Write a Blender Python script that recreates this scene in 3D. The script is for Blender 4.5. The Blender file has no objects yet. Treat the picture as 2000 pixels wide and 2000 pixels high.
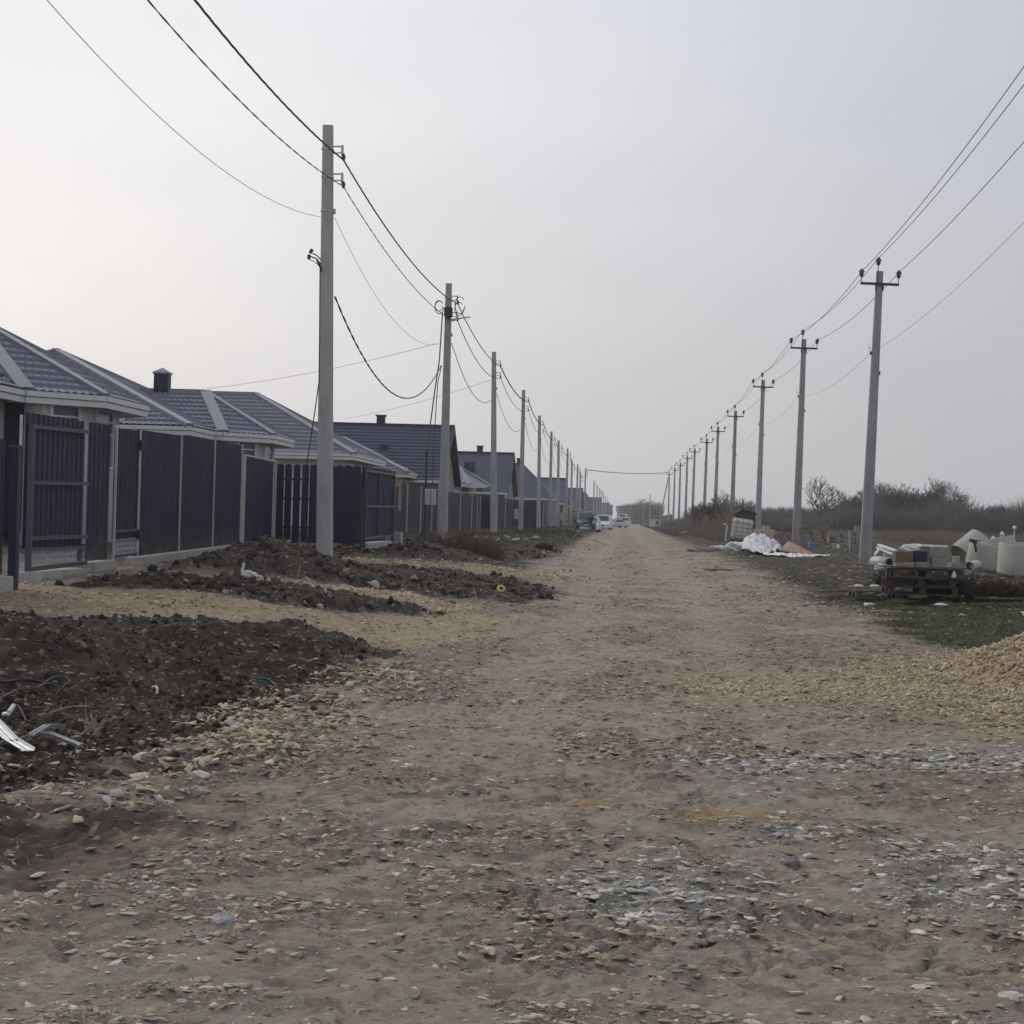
import bpy, bmesh, math, random
import numpy as np
from mathutils import Vector, Matrix, Euler
sc = bpy.context.scene
C = sc.collection
R = math.radians
random.seed(7)

# ------------------------------------------------------------------ camera, sky, sun, exposure
CAMZ = 1.55
cam_d = bpy.data.cameras.new('camera'); cam = bpy.data.objects.new('camera', cam_d); C.objects.link(cam)
cam_d.sensor_width = 36; cam_d.lens = 36 * 3622 / 1932; cam_d.clip_end = 9000; cam_d.clip_start = 0.1
ROLL = 1.6
YAW = math.atan((1178 - 966) / 3622)
PITCH = math.atan((983 - 212 * math.tan(R(ROLL)) - 966) / 3622)
MC = Matrix.Rotation(YAW, 3, 'Z') @ Matrix.Rotation(R(90) + PITCH, 3, 'X') @ Matrix.Rotation(R(ROLL), 3, 'Z')
cam.rotation_euler = MC.to_euler(); cam.location = (0, 0, CAMZ)
sc.camera = cam
sc.render.resolution_x = sc.render.resolution_y = 1024

SUN_AZ = -48      # degrees from +Y (road direction), negative to the left
SUN_EL = 30
w = bpy.data.worlds.new('World'); sc.world = w; w.use_nodes = True
nt = w.node_tree; nt.nodes.clear()
def wn(t, **k):
    n = nt.nodes.new(t)
    for a, b in k.items(): setattr(n, a, b)
    return n
out = wn('ShaderNodeOutputWorld'); bg = wn('ShaderNodeBackground'); bg.inputs['Strength'].default_value = 0.1
sky = wn('ShaderNodeTexSky', sky_type='NISHITA', sun_disc=False)
sky.sun_elevation = R(SUN_EL); sky.sun_rotation = R(SUN_AZ); sky.dust_density = 6; sky.air_density = 1.2; sky.ozone_density = 1.5
tc = wn('ShaderNodeTexCoord')
dotn = wn('ShaderNodeVectorMath', operation='DOT_PRODUCT')
glow_az, glow_el = -35, 16
dotn.inputs[1].default_value = (math.sin(R(glow_az)) * math.cos(R(glow_el)), math.cos(R(glow_az)) * math.cos(R(glow_el)), math.sin(R(glow_el)))
nrm = wn('ShaderNodeVectorMath', operation='NORMALIZE')
L = nt.links.new
L(tc.outputs['Generated'], nrm.inputs[0]); L(nrm.outputs[0], dotn.inputs[0])
cn = wn('ShaderNodeTexNoise'); cn.inputs['Scale'].default_value = 2.2; cn.inputs['Detail'].default_value = 4; cn.inputs['Roughness'].default_value = 0.5
cmap = wn('ShaderNodeMapping'); cmap.inputs['Scale'].default_value = (1, 1, 3.2)
L(nrm.outputs[0], cmap.inputs[0]); L(cmap.outputs[0], cn.inputs['Vector'])
cadd = wn('ShaderNodeMath', operation='MULTIPLY_ADD'); cadd.inputs[1].default_value = 0.20; L(cn.outputs['Fac'], cadd.inputs[0]); L(dotn.outputs['Value'], cadd.inputs[2])
cs = wn('ShaderNodeMath', operation='SUBTRACT'); cs.inputs[1].default_value = 0.10; L(cadd.outputs[0], cs.inputs[0])
half = wn('ShaderNodeMath', operation='MULTIPLY_ADD'); half.inputs[1].default_value = 0.5; half.inputs[2].default_value = 0.5
L(cs.outputs[0], half.inputs[0])
ramp = wn('ShaderNodeValToRGB'); L(half.outputs[0], ramp.inputs[0])
cr = ramp.color_ramp; cr.interpolation = 'B_SPLINE'
pts = [(-1, (.52, .53, .56)), (.3, (.43, .44, .475)), (.68, (.46, .465, .49)), (.80, (.57, .575, .59)), (.90, (.70, .69, .685)), (.965, (.80, .775, .75)), (1.0, (.87, .84, .80))]
while len(cr.elements) < len(pts): cr.elements.new(0.5)
for e, (d, c) in zip(cr.elements, pts):
    e.position = d * .5 + .5; e.color = (c[0], c[1], c[2], 1)
sepz = wn('ShaderNodeSeparateXYZ'); L(nrm.outputs[0], sepz.inputs[0])
el = wn('ShaderNodeMapRange'); el.inputs['From Min'].default_value = 0.02; el.inputs['From Max'].default_value = 0.30; L(sepz.outputs['Z'], el.inputs['Value'])
tint = wn('ShaderNodeMix', data_type='RGBA'); L(el.outputs[0], tint.inputs['Factor'])
tint.inputs['A'].default_value = (1.0, .985, .975, 1); tint.inputs['B'].default_value = (.99, 1.025, 1.10, 1)
mul = wn('ShaderNodeMix', data_type='RGBA', blend_type='MULTIPLY'); mul.inputs['Factor'].default_value = 1
L(ramp.outputs[0], mul.inputs['A']); L(tint.outputs['Result'], mul.inputs['B'])
sc10 = wn('ShaderNodeVectorMath', operation='SCALE'); sc10.inputs['Scale'].default_value = 10.2; L(mul.outputs['Result'], sc10.inputs[0])
mixs = wn('ShaderNodeMix', data_type='RGBA'); mixs.inputs['Factor'].default_value = 0.93
L(sky.outputs[0], mixs.inputs['A']); L(sc10.outputs[0], mixs.inputs['B'])
L(mixs.outputs['Result'], bg.inputs['Color']); L(bg.outputs[0], out.inputs['Surface'])

sd = bpy.data.lights.new('sun', 'SUN'); sun = bpy.data.objects.new('sun', sd); C.objects.link(sun)
sd.energy = 1.15; sd.angle = R(22); sd.color = (1, .95, .87)
sv = Vector((math.sin(R(SUN_AZ)) * math.cos(R(SUN_EL)), math.cos(R(SUN_AZ)) * math.cos(R(SUN_EL)), math.sin(R(SUN_EL))))
sun.rotation_euler = sv.to_track_quat('Z', 'Y').to_euler(); sun.location = sv * 50

sc.view_settings.view_transform = 'Standard'; sc.view_settings.look = 'None'
sc.view_settings.exposure = 0.18; sc.view_settings.gamma = 1
sc.view_settings.use_curve_mapping = False
sc.cycles.max_bounces = 5; sc.cycles.volume_bounces = 0
sc.cycles.use_denoising = True

# ------------------------------------------------------------------ pixel helpers (1932-wide picture coordinates)
def ray(px, py):
    return MC @ Vector(((px - 966) / 3622, (966 - py) / 3622, -1))
def at(px, py, Y):
    d = ray(px, py); t = Y / d.y
    return Vector((d.x * t, Y, CAMZ + d.z * t))
def xat(px, Y, py=990):
    return at(px, py, Y).x
def sst(a, b, x):
    t = np.clip((np.asarray(x, float) - a) / (b - a), 0, 1); return t * t * (3 - 2 * t)
def roadx(Y): return np.interp(Y, [0, 180, 300, 420, 900, 4000], [.35, .2, .9, 2.6, 8, 60])
def g0(X, Y):
    X = np.asarray(X, float); Y = np.asarray(Y, float)
    r = np.interp(Y, [-50, 9, 20, 35, 60, 160, 400, 900, 4000], [0, 0, .08, .2, .36, .42, .55, .7, .7])
    zl = np.interp(Y, [-50, 9, 14, 18, 25, 33, 55, 100, 400, 900, 4000], [0, 0, .06, .2, .5, .7, .84, .9, .9, .9, .9])
    zr = np.interp(Y, [-50, 9, 20, 32, 59, 84, 120, 300, 900, 4000], [0, 0, .08, .28, .48, .74, .8, .8, .9, .9])
    xs = X - (roadx(Y) - .35)
    a = sst(2.4, 5.2, -xs); b = sst(3.6, 6.5, xs)
    return r * (1 - a) * (1 - b) + zl * a + zr * b
def pg(px, py, dz=0.0):
    d = ray(px, py)
    lo = 3.0; Y = lo
    prev = None
    while Y < 3500:
        t = Y / d.y; z = CAMZ + d.z * t; g = float(g0(d.x * t, Y)) + dz
        if z <= g:
            a, b = prev, Y
            for _ in range(25):
                m = (a + b) / 2; t = m / d.y
                if CAMZ + d.z * t <= float(g0(d.x * t, m)) + dz: b = m
                else: a = m
            t = b / d.y
            return Vector((d.x * t, b, CAMZ + d.z * t))
        prev = Y; Y *= 1.012
    t = 3000 / d.y
    return Vector((d.x * t, 3000, 0))

# ------------------------------------------------------------------ numpy noise
def _h(ix, iy, s):
    v = (ix.astype(np.int64) * 374761393 + iy.astype(np.int64) * 668265263 + s * 974711) & 0xffffffff
    v = ((v ^ (v >> 13)) * 1274126177) & 0xffffffff
    return ((v ^ (v >> 16)) & 0xffff) / 65535.0
def vn(x, y, s=0):
    x = np.asarray(x, float); y = np.asarray(y, float)
    ix = np.floor(x); iy = np.floor(y); fx = x - ix; fy = y - iy
    fx = fx * fx * (3 - 2 * fx); fy = fy * fy * (3 - 2 * fy)
    ix = ix.astype(np.int64); iy = iy.astype(np.int64)
    a = _h(ix, iy, s); b = _h(ix + 1, iy, s); c = _h(ix, iy + 1, s); d = _h(ix + 1, iy + 1, s)
    return (a + (b - a) * fx) * (1 - fy) + (c + (d - c) * fx) * fy
def fbm(x, y, octv=4, s=0, gain=.5):
    t = 0; a = 1; n = 0
    for i in range(octv):
        t = t + a * vn(x * 2 ** i + 17.3 * i, y * 2 ** i + 5.1 * i, s + i); n += a; a *= gain
    return t / n
def sdist(poly, X, Y):
    """signed distance, positive inside"""
    X = np.asarray(X, float); Y = np.asarray(Y, float)
    d = np.full(X.shape, 1e9); ins = np.zeros(X.shape, bool)
    n = len(poly)
    for i in range(n):
        x1, y1 = poly[i]; x2, y2 = poly[(i + 1) % n]
        ex, ey = x2 - x1, y2 - y1; l2 = ex * ex + ey * ey + 1e-9
        t = np.clip(((X - x1) * ex + (Y - y1) * ey) / l2, 0, 1)
        d = np.minimum(d, np.hypot(X - x1 - t * ex, Y - y1 - t * ey))
        c = ((y1 > Y) != (y2 > Y)) & (X < ex * (Y - y1) / (ey if abs(ey) > 1e-9 else 1e-9) + x1)
        ins ^= c
    return np.where(ins, d, -d)
def P2(pts): return [(v.x, v.y) for v in (pg(*p) for p in pts)]

# ------------------------------------------------------------------ ground zones
Z_SOILA = P2([(-500, 1178), (0, 1172), (150, 1190), (310, 1186), (430, 1198), (600, 1203), (690, 1225), (735, 1245), (690, 1268), (640, 1300), (560, 1338), (440, 1352), (400, 1368), (330, 1405), (250, 1440), (140, 1480), (0, 1490), (-500, 1560)])
Z_MOUNDA = P2([(-500, 1195), (0, 1192), (150, 1205), (310, 1200), (430, 1208), (600, 1212), (680, 1232), (640, 1262), (400, 1275), (0, 1290), (-500, 1300)])
Z_SOILB = P2([(120, 1108), (200, 1094), (300, 1090), (430, 1098), (560, 1110), (700, 1130), (860, 1156), (700, 1158), (520, 1142), (400, 1122), (300, 1112), (200, 1112)])
Z_SOILC = P2([(300, 1088), (420, 1050), (560, 1040), (640, 1064), (850, 1074), (960, 1088), (1060, 1116), (1000, 1142), (890, 1132), (760, 1116), (600, 1102), (450, 1094)])
Z_MOUNDC = P2([(330, 1088), (420, 1056), (560, 1052), (600, 1072), (640, 1090), (450, 1092)])
Z_SOILD = P2([(560, 1036), (700, 1022), (900, 1012), (1060, 1008), (1090, 1016), (1062, 1044), (1000, 1058), (860, 1056), (660, 1050)])
Z_TAN1 = P2([(-500, 1098), (0, 1096), (130, 1106), (300, 1112), (500, 1144), (700, 1160), (880, 1158), (1000, 1172), (900, 1215), (740, 1238), (690, 1215), (600, 1188), (310, 1168), (0, 1160), (-500, 1160)])
Z_TAN2 = P2([(290, 1090), (450, 1094), (600, 1104), (760, 1118), (920, 1144), (880, 1160), (700, 1134), (560, 1112), (430, 1098)])
Z_TAN3 = P2([(630, 1058), (760, 1058), (860, 1062), (960, 1072), (1110, 1086), (1100, 1100), (1000, 1092), (850, 1078), (640, 1068)])
Z_MIX = P2([(-500, 1400), (300, 1400), (420, 1440), (330, 1540), (180, 1620), (60, 1720), (-500, 1760)])
Z_TANR = P2([(1190, 1275), (1350, 1262), (1600, 1268), (1840, 1250), (2100, 1240), (2500, 1300), (2400, 1400), (1932, 1395), (1650, 1360), (1500, 1330), (1300, 1320)])
Z_TANL = P2([(330, 1400), (430, 1350), (600, 1288), (740, 1268), (760, 1290), (640, 1340), (600, 1400), (440, 1470), (300, 1470)])
Z_GRASSR = P2([(1600, 1118), (1800, 1104), (2500, 1100), (2500, 1260), (1932, 1248), (1850, 1262), (1800, 1236), (1700, 1200), (1650, 1160)])
Z_GRASSL = P2([(860, 1012), (940, 1008), (1080, 1002), (1092, 1012), (1060, 1030), (960, 1036), (900, 1030)])
Z_DARKR = P2([(1240, 1006), (1320, 1018), (1400, 1046), (1470, 1082), (1600, 1126), (1660, 1138), (1800, 1120), (2500, 1110), (2500, 1020), (1500, 1006)])
Z_GREY1 = P2([(1300, 1440), (1450, 1425), (1700, 1412), (1932, 1420), (1932, 1460), (1700, 1450), (1560, 1470), (1480, 1500), (1360, 1510)])
Z_GREY2 = P2([(1390, 1590), (1480, 1565), (1550, 1620), (1500, 1655), (1400, 1640)])
Z_GREY3 = P2([(1620, 1610), (1750, 1590), (2000, 1600), (2000, 1760), (1800, 1740), (1680, 1700)])
Z_GREY4 = P2([(1080, 1680), (1250, 1620), (1400, 1700), (1300, 1760), (1100, 1740)])
Z_OR1 = P2([(1060, 1515), (1110, 1505), (1140, 1520), (1100, 1532)])
Z_OR2 = P2([(1290, 1540), (1380, 1530), (1460, 1545), (1380, 1562), (1300, 1560)])
PILE_C = (pg(2120, 1288)); 
def wob(X, Y, s, a, f): return a * (fbm(X * f, Y * f, 3, s) - .5) * 2
def masks(X, Y):
    W = wob(X, Y, 11, .45, 1.1) + wob(X, Y, 12, .12, 6)
    Ws = wob(X, Y, 13, .25, 1.3) + wob(X, Y, 14, .1, 7)
    m = {}
    sa = sdist(Z_SOILA, X, Y)
    Wf = wob(X, Y, 18, .35, 2.6) + wob(X, Y, 19, .18, 9)
    m['soil'] = np.maximum.reduce([sst(-.45, .30, sa + W + Wf), sst(-.22, .2, sdist(Z_SOILB, X, Y) + Ws * .6 + Wf * .35), sst(-.28, .25, sdist(Z_SOILC, X, Y) + Ws + Wf * .7), sst(-.3, .3, sdist(Z_SOILD, X, Y) + W)])
    m['clod'] = m['soil'].copy()
    m['soil'] = np.maximum(m['soil'], .85 * sst(-.5, .4, sdist(Z_MIX, X, Y) + W * 1.3) * sst(.30, .54, fbm(X * 1.7, Y * 1.7, 3, 35)))
    m['tan'] = np.maximum.reduce([sst(-.3, .4, sdist(Z_TAN1, X, Y) + Ws), sst(-.15, .15, sdist(Z_TAN2, X, Y) + Ws * .5) , sst(-.3, .3, sdist(Z_TAN3, X, Y) + Ws), .8 * sst(-.7, 1.0, sdist(Z_TANR, X, Y) + W), .7 * sst(-.15, .5, sdist(Z_TANL, X, Y) + W)])
    m['tan'] = m['tan'] * (1 - .95 * m['soil'])
    pile = np.hypot((X - PILE_C[0]) / 1.75, (Y - PILE_C[1]) / 2.5)
    m['pile'] = sst(1.15, .9, pile + wob(X, Y, 15, .1, 1.5))
    m['tan'] = np.maximum(m['tan'], m['pile'])
    gr = np.maximum(sst(-.3, .4, sdist(Z_GRASSR, X, Y) + W), .8 * sst(-.5, .8, sdist(Z_GRASSL, X, Y) + W)) * (1 - m['pile'])
    xs = X - roadx(Y)
    left = sst(2.3, 3.3, -(xs) + W * 1.4); right = sst(2.7, 3.9, xs + W * 1.4) * sst(26, 36, Y)
    far = sst(24, 40, Y)
    dk = np.maximum(left * far, right); dk = np.maximum(dk, sst(-.4, .6, sdist(Z_DARKR, X, Y) + W))
    m['verge'] = dk * (1 - m['tan']) * (1 - m['pile'])
    patch = sst(.42, .62, fbm(X * .35 + 9, Y * .22, 3, 31))
    m['grass'] = np.maximum(gr, m['verge'] * .36 * patch) * (1 - m['soil'] * .9)
    m['grey'] = np.maximum.reduce([sst(-.3, .4, sdist(z, X, Y) + W * .6) for z in (Z_GREY1, Z_GREY2, Z_GREY3, Z_GREY4)])
    m['orange'] = np.maximum(sst(-.1, .15, sdist(Z_OR1, X, Y) + Ws * .3), sst(-.2, .2, sdist(Z_OR2, X, Y) + Ws * .4))
    trk = np.exp(-((np.abs(xs + .15 * np.sin(Y * .13) + .1) - .95) / .46) ** 2) * sst(9, 17, Y) * (.6 + .4 * fbm(X * .4, Y * .15, 2, 90))
    m['trk'] = trk
    cl = fbm(X * 1.1, Y * .8, 3, 81) * .55 + fbm(X * 3.5, Y * 3.5, 3, 82) * .45
    m['stony'] = np.clip(sst(.42, .60, cl) * (1 - .95 * trk) , 0, 1)
    m['road'] = (1 - m['soil']) * (1 - m['verge']) * (1 - m['pile'])
    m['pd'] = pile
    return m
def height(X, Y, m=None, fine=True):
    X = np.asarray(X, float); Y = np.asarray(Y, float)
    if m is None: m = masks(X, Y)
    z = g0(X, Y)
    n1 = fbm(X * .55, Y * .55, 4, 3) - .5
    z = z + n1 * .10 * sst(2, 8, Y)
    z = z - .035 * m['trk'] + .03 * m['stony'] * (1 - m['soil'])
    # mounds
    md = sdist(Z_MOUNDA, X, Y) + wob(X, Y, 21, .35, .8)
    z = z + .33 * sst(-.9, 1.3, md) * (.75 + .5 * fbm(X * 1.3, Y * 1.3, 2, 41))
    md = sdist(Z_MOUNDC, X, Y) + wob(X, Y, 22, .3, .8)
    z = z + .42 * sst(-.6, 1.5, md)
    md = sdist(Z_SOILB, X, Y)
    z = z + .11 * sst(-.1, .6, md + wob(X, Y, 24, .15, 2))
    z = z + .07 * sst(-.3, .5, sdist(Z_TANL, X, Y) + wob(X, Y, 26, .3, 1.5))
    md = sdist(Z_SOILC, X, Y)
    z = z + .10 * sst(-.1, .8, md)
    h = np.clip(1.15 - m['pd'], 0, 1.2)
    z = z + .62 * h ** 1.0 * sst(0, .3, h) * (.9 + .2 * fbm(X * 1.5, Y * 1.5, 3, 55))
    if fine:
        near = sst(90, 30, Y)
        z = z + near * (m['soil'] * (.16 * (fbm(X * 2.4, Y * 2.4, 3, 61, .6) - .5) + .22 * (np.abs(fbm(X * 6, Y * 6, 4, 62, .65) - .5)) - .03))
        cr = (fbm(X * 7, Y * 7, 4, 71, .65) - .5) - .35 * (np.abs(fbm(X * 4.5, Y * 4.5, 3, 73, .6) - .5) < .035) * sst(.45, .6, fbm(X * .9, Y * .7, 2, 74))
        z = z + near * (1 - m['soil']) * (cr * (.060 + .03 * m['grey'] + .045 * m['pile'] + .04 * m['verge']) + (fbm(X * 2.2, Y * 2.2, 3, 72) - .5) * .05)
    return z
def hz(x, y): return float(height(np.array([x]), np.array([y]), None, False)[0])
def gz(x, y): return float(height(np.array([x]), np.array([y]))[0])

# ------------------------------------------------------------------ materials
MATS = {}
def mat(name, col, rough=.8, var=.15, scale=6, bump=0, bscale=40, metal=0, spec=.3, col2=None, fine=0, coord='Object', stretch=None):
    if name in MATS: return MATS[name]
    m = bpy.data.materials.new(name); m.use_nodes = True; n = m.node_tree.nodes; l = m.node_tree.links
    b = n['Principled BSDF']; b.inputs['Roughness'].default_value = rough; b.inputs['Metallic'].default_value = metal
    b.inputs['Specular IOR Level'].default_value = spec
    t = n.new('ShaderNodeTexCoord'); mp = n.new('ShaderNodeMapping'); l.new(t.outputs[coord], mp.inputs[0])
    if stretch: mp.inputs['Scale'].default_value = stretch
    nz = n.new('ShaderNodeTexNoise'); nz.inputs['Scale'].default_value = scale; nz.inputs['Detail'].default_value = 6; nz.inputs['Roughness'].default_value = .65
    l.new(mp.outputs[0], nz.inputs['Vector'])
    mr = n.new('ShaderNodeMapRange'); mr.inputs['From Min'].default_value = .3; mr.inputs['From Max'].default_value = .7; l.new(nz.outputs['Fac'], mr.inputs['Value'])
    mx = n.new('ShaderNodeMix'); mx.data_type = 'RGBA'; l.new(mr.outputs[0], mx.inputs['Factor'])
    c2 = col2 or tuple(min(1, c * (1 + var)) for c in col); c1 = col if col2 else tuple(c * (1 - var) for c in col)
    mx.inputs['A'].default_value = (*c1, 1); mx.inputs['B'].default_value = (*c2, 1)
    l.new(mx.outputs['Result'], b.inputs['Base Color'])
    if bump:
        n2 = n.new('ShaderNodeTexNoise'); n2.inputs['Scale'].default_value = bscale; n2.inputs['Detail'].default_value = 5; l.new(mp.outputs[0], n2.inputs['Vector'])
        bp = n.new('ShaderNodeBump'); bp.inputs['Strength'].default_value = bump; bp.inputs['Distance'].default_value = .02
        l.new(n2.outputs['Fac'], bp.inputs['Height']); l.new(bp.outputs[0], b.inputs['Normal'])
    MATS[name] = m; return m
def vcmat(name, rough=.9, var=.3, scale=30, bump=.5, bscale=60, spec=.25):
    m = bpy.data.materials.new(name); m.use_nodes = True; n = m.node_tree.nodes; l = m.node_tree.links
    b = n['Principled BSDF']; b.inputs['Roughness'].default_value = rough; b.inputs['Specular IOR Level'].default_value = spec
    a = n.new('ShaderNodeAttribute'); a.attribute_name = 'col'
    t = n.new('ShaderNodeTexCoord'); nz = n.new('ShaderNodeTexNoise'); nz.inputs['Scale'].default_value = scale; nz.inputs['Detail'].default_value = 5
    l.new(t.outputs['Object'], nz.inputs['Vector'])
    mr = n.new('ShaderNodeMapRange'); mr.inputs['From Min'].default_value = .3; mr.inputs['From Max'].default_value = .7
    mr.inputs['To Min'].default_value = 1 - var; mr.inputs['To Max'].default_value = 1 + var; l.new(nz.outputs['Fac'], mr.inputs['Value'])
    vm = n.new('ShaderNodeVectorMath'); vm.operation = 'SCALE'; l.new(a.outputs['Color'], vm.inputs[0]); l.new(mr.outputs[0], vm.inputs['Scale'])
    l.new(vm.outputs[0], b.inputs['Base Color'])
    if bump:
        n2 = n.new('ShaderNodeTexNoise'); n2.inputs['Scale'].default_value = bscale; l.new(t.outputs['Object'], n2.inputs['Vector'])
        bp = n.new('ShaderNodeBump'); bp.inputs['Strength'].default_value = bump; bp.inputs['Distance'].default_value = .01
        l.new(n2.outputs['Fac'], bp.inputs['Height']); l.new(bp.outputs[0], b.inputs['Normal'])
    return m

def ground_material():
    m = bpy.data.materials.new('ground'); m.use_nodes = True; n = m.node_tree.nodes; l = m.node_tree.links
    b = n['Principled BSDF']; b.inputs['Roughness'].default_value = .95; b.inputs['Specular IOR Level'].default_value = .15
    t = n.new('ShaderNodeTexCoord')
    a1 = n.new('ShaderNodeAttribute'); a1.attribute_name = 'zone'; s1 = n.new('ShaderNodeSeparateColor'); l.new(a1.outputs['Color'], s1.inputs[0])
    a2 = n.new('ShaderNodeAttribute'); a2.attribute_name = 'zone2'; s2 = n.new('ShaderNodeSeparateColor'); l.new(a2.outputs['Color'], s2.inputs[0])
    def noise(s, d=5, r=.6, ysc=1):
        q = n.new('ShaderNodeTexNoise'); q.inputs['Scale'].default_value = s; q.inputs['Detail'].default_value = d; q.inputs['Roughness'].default_value = r
        if ysc != 1:
            mp = n.new('ShaderNodeMapping'); mp.inputs['Scale'].default_value = (1, ysc, 1); l.new(t.outputs['Object'], mp.inputs[0]); l.new(mp.outputs[0], q.inputs['Vector'])
        else: l.new(t.outputs['Object'], q.inputs['Vector'])
        return q.outputs['Fac']
    def rng(src, a, b_, c=0, d=1):
        q = n.new('ShaderNodeMapRange'); q.inputs['From Min'].default_value = a; q.inputs['From Max'].default_value = b_; q.inputs['To Min'].default_value = c; q.inputs['To Max'].default_value = d
        l.new(src, q.inputs['Value']); return q.outputs[0]
    def mix(f, A, B, bt='MIX'):
        q = n.new('ShaderNodeMix'); q.data_type = 'RGBA'; q.blend_type = bt
        if isinstance(f, float): q.inputs['Factor'].default_value = f
        else: l.new(f, q.inputs['Factor'])
        for k, v in (('A', A), ('B', B)):
            if isinstance(v, tuple): q.inputs[k].default_value = (*v, 1)
            else: l.new(v, q.inputs[k])
        return q.outputs['Result']
    big = noise(.45, 5, .6); mid = noise(2.6, 6, .7); fin = noise(22, 6, .75)
    vo = n.new('ShaderNodeTexVoronoi'); vo.inputs['Scale'].default_value = 24; l.new(t.outputs['Object'], vo.inputs['Vector'])
    vs = n.new('ShaderNodeSeparateColor'); l.new(vo.outputs['Color'], vs.inputs[0])
    vo2 = n.new('ShaderNodeTexVoronoi'); vo2.inputs['Scale'].default_value = 11; l.new(t.outputs['Object'], vo2.inputs['Vector'])
    vs2 = n.new('ShaderNodeSeparateColor'); l.new(vo2.outputs['Color'], vs2.inputs[0])
    road = mix(rng(big, .35, .65), (.39, .315, .232), (.53, .44, .335))
    road = mix(a2.outputs['Alpha'], road, mix(rng(mid, .3, .7), (.45, .38, .28), (.54, .465, .355)))
    road = mix(rng(a1.outputs['Alpha'], .15, .85, 0, .85), road, (.215, .175, .133))
    road = mix(rng(mid, .42, .72, 0, .7), road, (.17, .14, .104))
    road = mix(rng(noise(.9, 4, .6), .52, .72, 0, .55), road, (.235, .172, .132))
    road = mix(rng(fin, .45, .75), road, (.49, .41, .315))
    peb = mix(rng(vs.outputs[0], 0, 1), (.19, .16, .135), (.50, .45, .38))
    road = mix(rng(vs.outputs[1], .62, .75, 0, .75), road, peb)
    peb2 = mix(rng(vs2.outputs[0], 0, 1), (.17, .145, .125), (.46, .42, .36))
    road = mix(rng(vs2.outputs[1], .72, .8, 0, .6), road, peb2)
    grey = mix(rng(vs2.outputs[0], 0, 1), (.24, .23, .21), (.56, .54, .50))
    col = mix(s2.outputs[0], road, mix(.6, road, grey))
    tan = mix(rng(vs.outputs[0], 0, 1), (.36, .28, .18), (.52, .42, .28)); tan = mix(rng(mid, .3, .7, 0, .65), tan, (.40, .315, .215)); tan = mix(rng(big, .4, .6, 0, .5), tan, (.40, .33, .25))
    col = mix(s1.outputs[1], col, tan)
    ora = mix(rng(fin, .3, .7), (.36, .24, .10), (.5, .36, .17)); col = mix(s2.outputs[1], col, ora)
    verge = mix(rng(mid, .38, .68), (.040, .034, .028), (.09, .077, .06)); verge = mix(rng(noise(.8, 5, .7, 2.2), .55, .7, 0, .7), verge, (.17, .145, .11)); verge = mix(rng(vs2.outputs[1], .88, .93, 0, .8), verge, (.30, .27, .22))
    col = mix(s2.outputs[2], col, verge)
    gr = mix(rng(fin, .35, .65), (.035, .043, .02), (.085, .095, .045)); gr = mix(rng(mid, .5, .75), gr, (.11, .095, .06))
    col = mix(s1.outputs[2], col, gr)
    soil = mix(rng(mid, .3, .7), (.038, .029, .023), (.082, .064, .05)); soil = mix(rng(fin, .52, .78, 0, .7), soil, (.15, .125, .10)); soil = mix(rng(noise(.8, 5, .65), .5, .7, 0, .55), soil, (.12, .095, .075)); soil = mix(rng(vs.outputs[1], .93, .96, 0, .8), soil, (.30, .27, .22))
    col = mix(s1.outputs[0], col, soil)
    l.new(col, b.inputs['Base Color'])
    # bump: pebbles + crumbs
    add = n.new('ShaderNodeMath'); add.operation = 'ADD'
    mm = n.new('ShaderNodeMath'); mm.operation = 'MULTIPLY_ADD'; l.new(vs.outputs[2], mm.inputs[0]); mm.inputs[1].default_value = .5; l.new(fin, mm.inputs[2])
    mm2 = n.new('ShaderNodeMath'); mm2.operation = 'MULTIPLY_ADD'; l.new(vs2.outputs[2], mm2.inputs[0]); mm2.inputs[1].default_value = .5; l.new(mm.outputs[0], mm2.inputs[2])
    l.new(mm2.outputs[0], add.inputs[0]); l.new(mid, add.inputs[1])
    bp = n.new('ShaderNodeBump'); bp.inputs['Strength'].default_value = 1.0; bp.inputs['Distance'].default_value = .045
    l.new(add.outputs[0], bp.inputs['Height']); l.new(bp.outputs[0], b.inputs['Normal'])
    return m

# ------------------------------------------------------------------ object helpers
def tagp(o, label=None, cat=None, group=None, kind=None):
    if label: o['label'] = label
    if cat: o['category'] = cat
    if group: o['group'] = group
    if kind: o['kind'] = kind
    return o
def thing(name, label, cat, loc, group=None):
    o = bpy.data.objects.new(name, None); C.objects.link(o); o.location = loc; o.empty_display_size = .3
    return tagp(o, label, cat, group)
def worldloc(o):
    v = Vector((0, 0, 0))
    while o is not None: v += o.location; o = o.parent
    return v
def np_mesh(name, V, F, mats, cols=None, smooth=False, mi=None):
    """V (n,3) array, F (m,k) array"""
    me = bpy.data.meshes.new(name); V = np.asarray(V, np.float32); F = np.asarray(F, np.int32); k = F.shape[1]
    me.vertices.add(len(V)); me.vertices.foreach_set('co', V.ravel())
    me.loops.add(F.size); me.loops.foreach_set('vertex_index', F.ravel())
    me.polygons.add(len(F)); me.polygons.foreach_set('loop_start', np.arange(0, F.size, k, dtype=np.int32)); me.polygons.foreach_set('loop_total', np.full(len(F), k, np.int32))
    if smooth: me.polygons.foreach_set('use_smooth', np.ones(len(F), bool))
    for m in mats: me.materials.append(m)
    me.update(calc_edges=True)
    if cols is not None:
        a = me.color_attributes.new('col', 'FLOAT_COLOR', 'POINT'); a.data.foreach_set('color', np.asarray(cols, np.float32).ravel())
    return me
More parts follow.
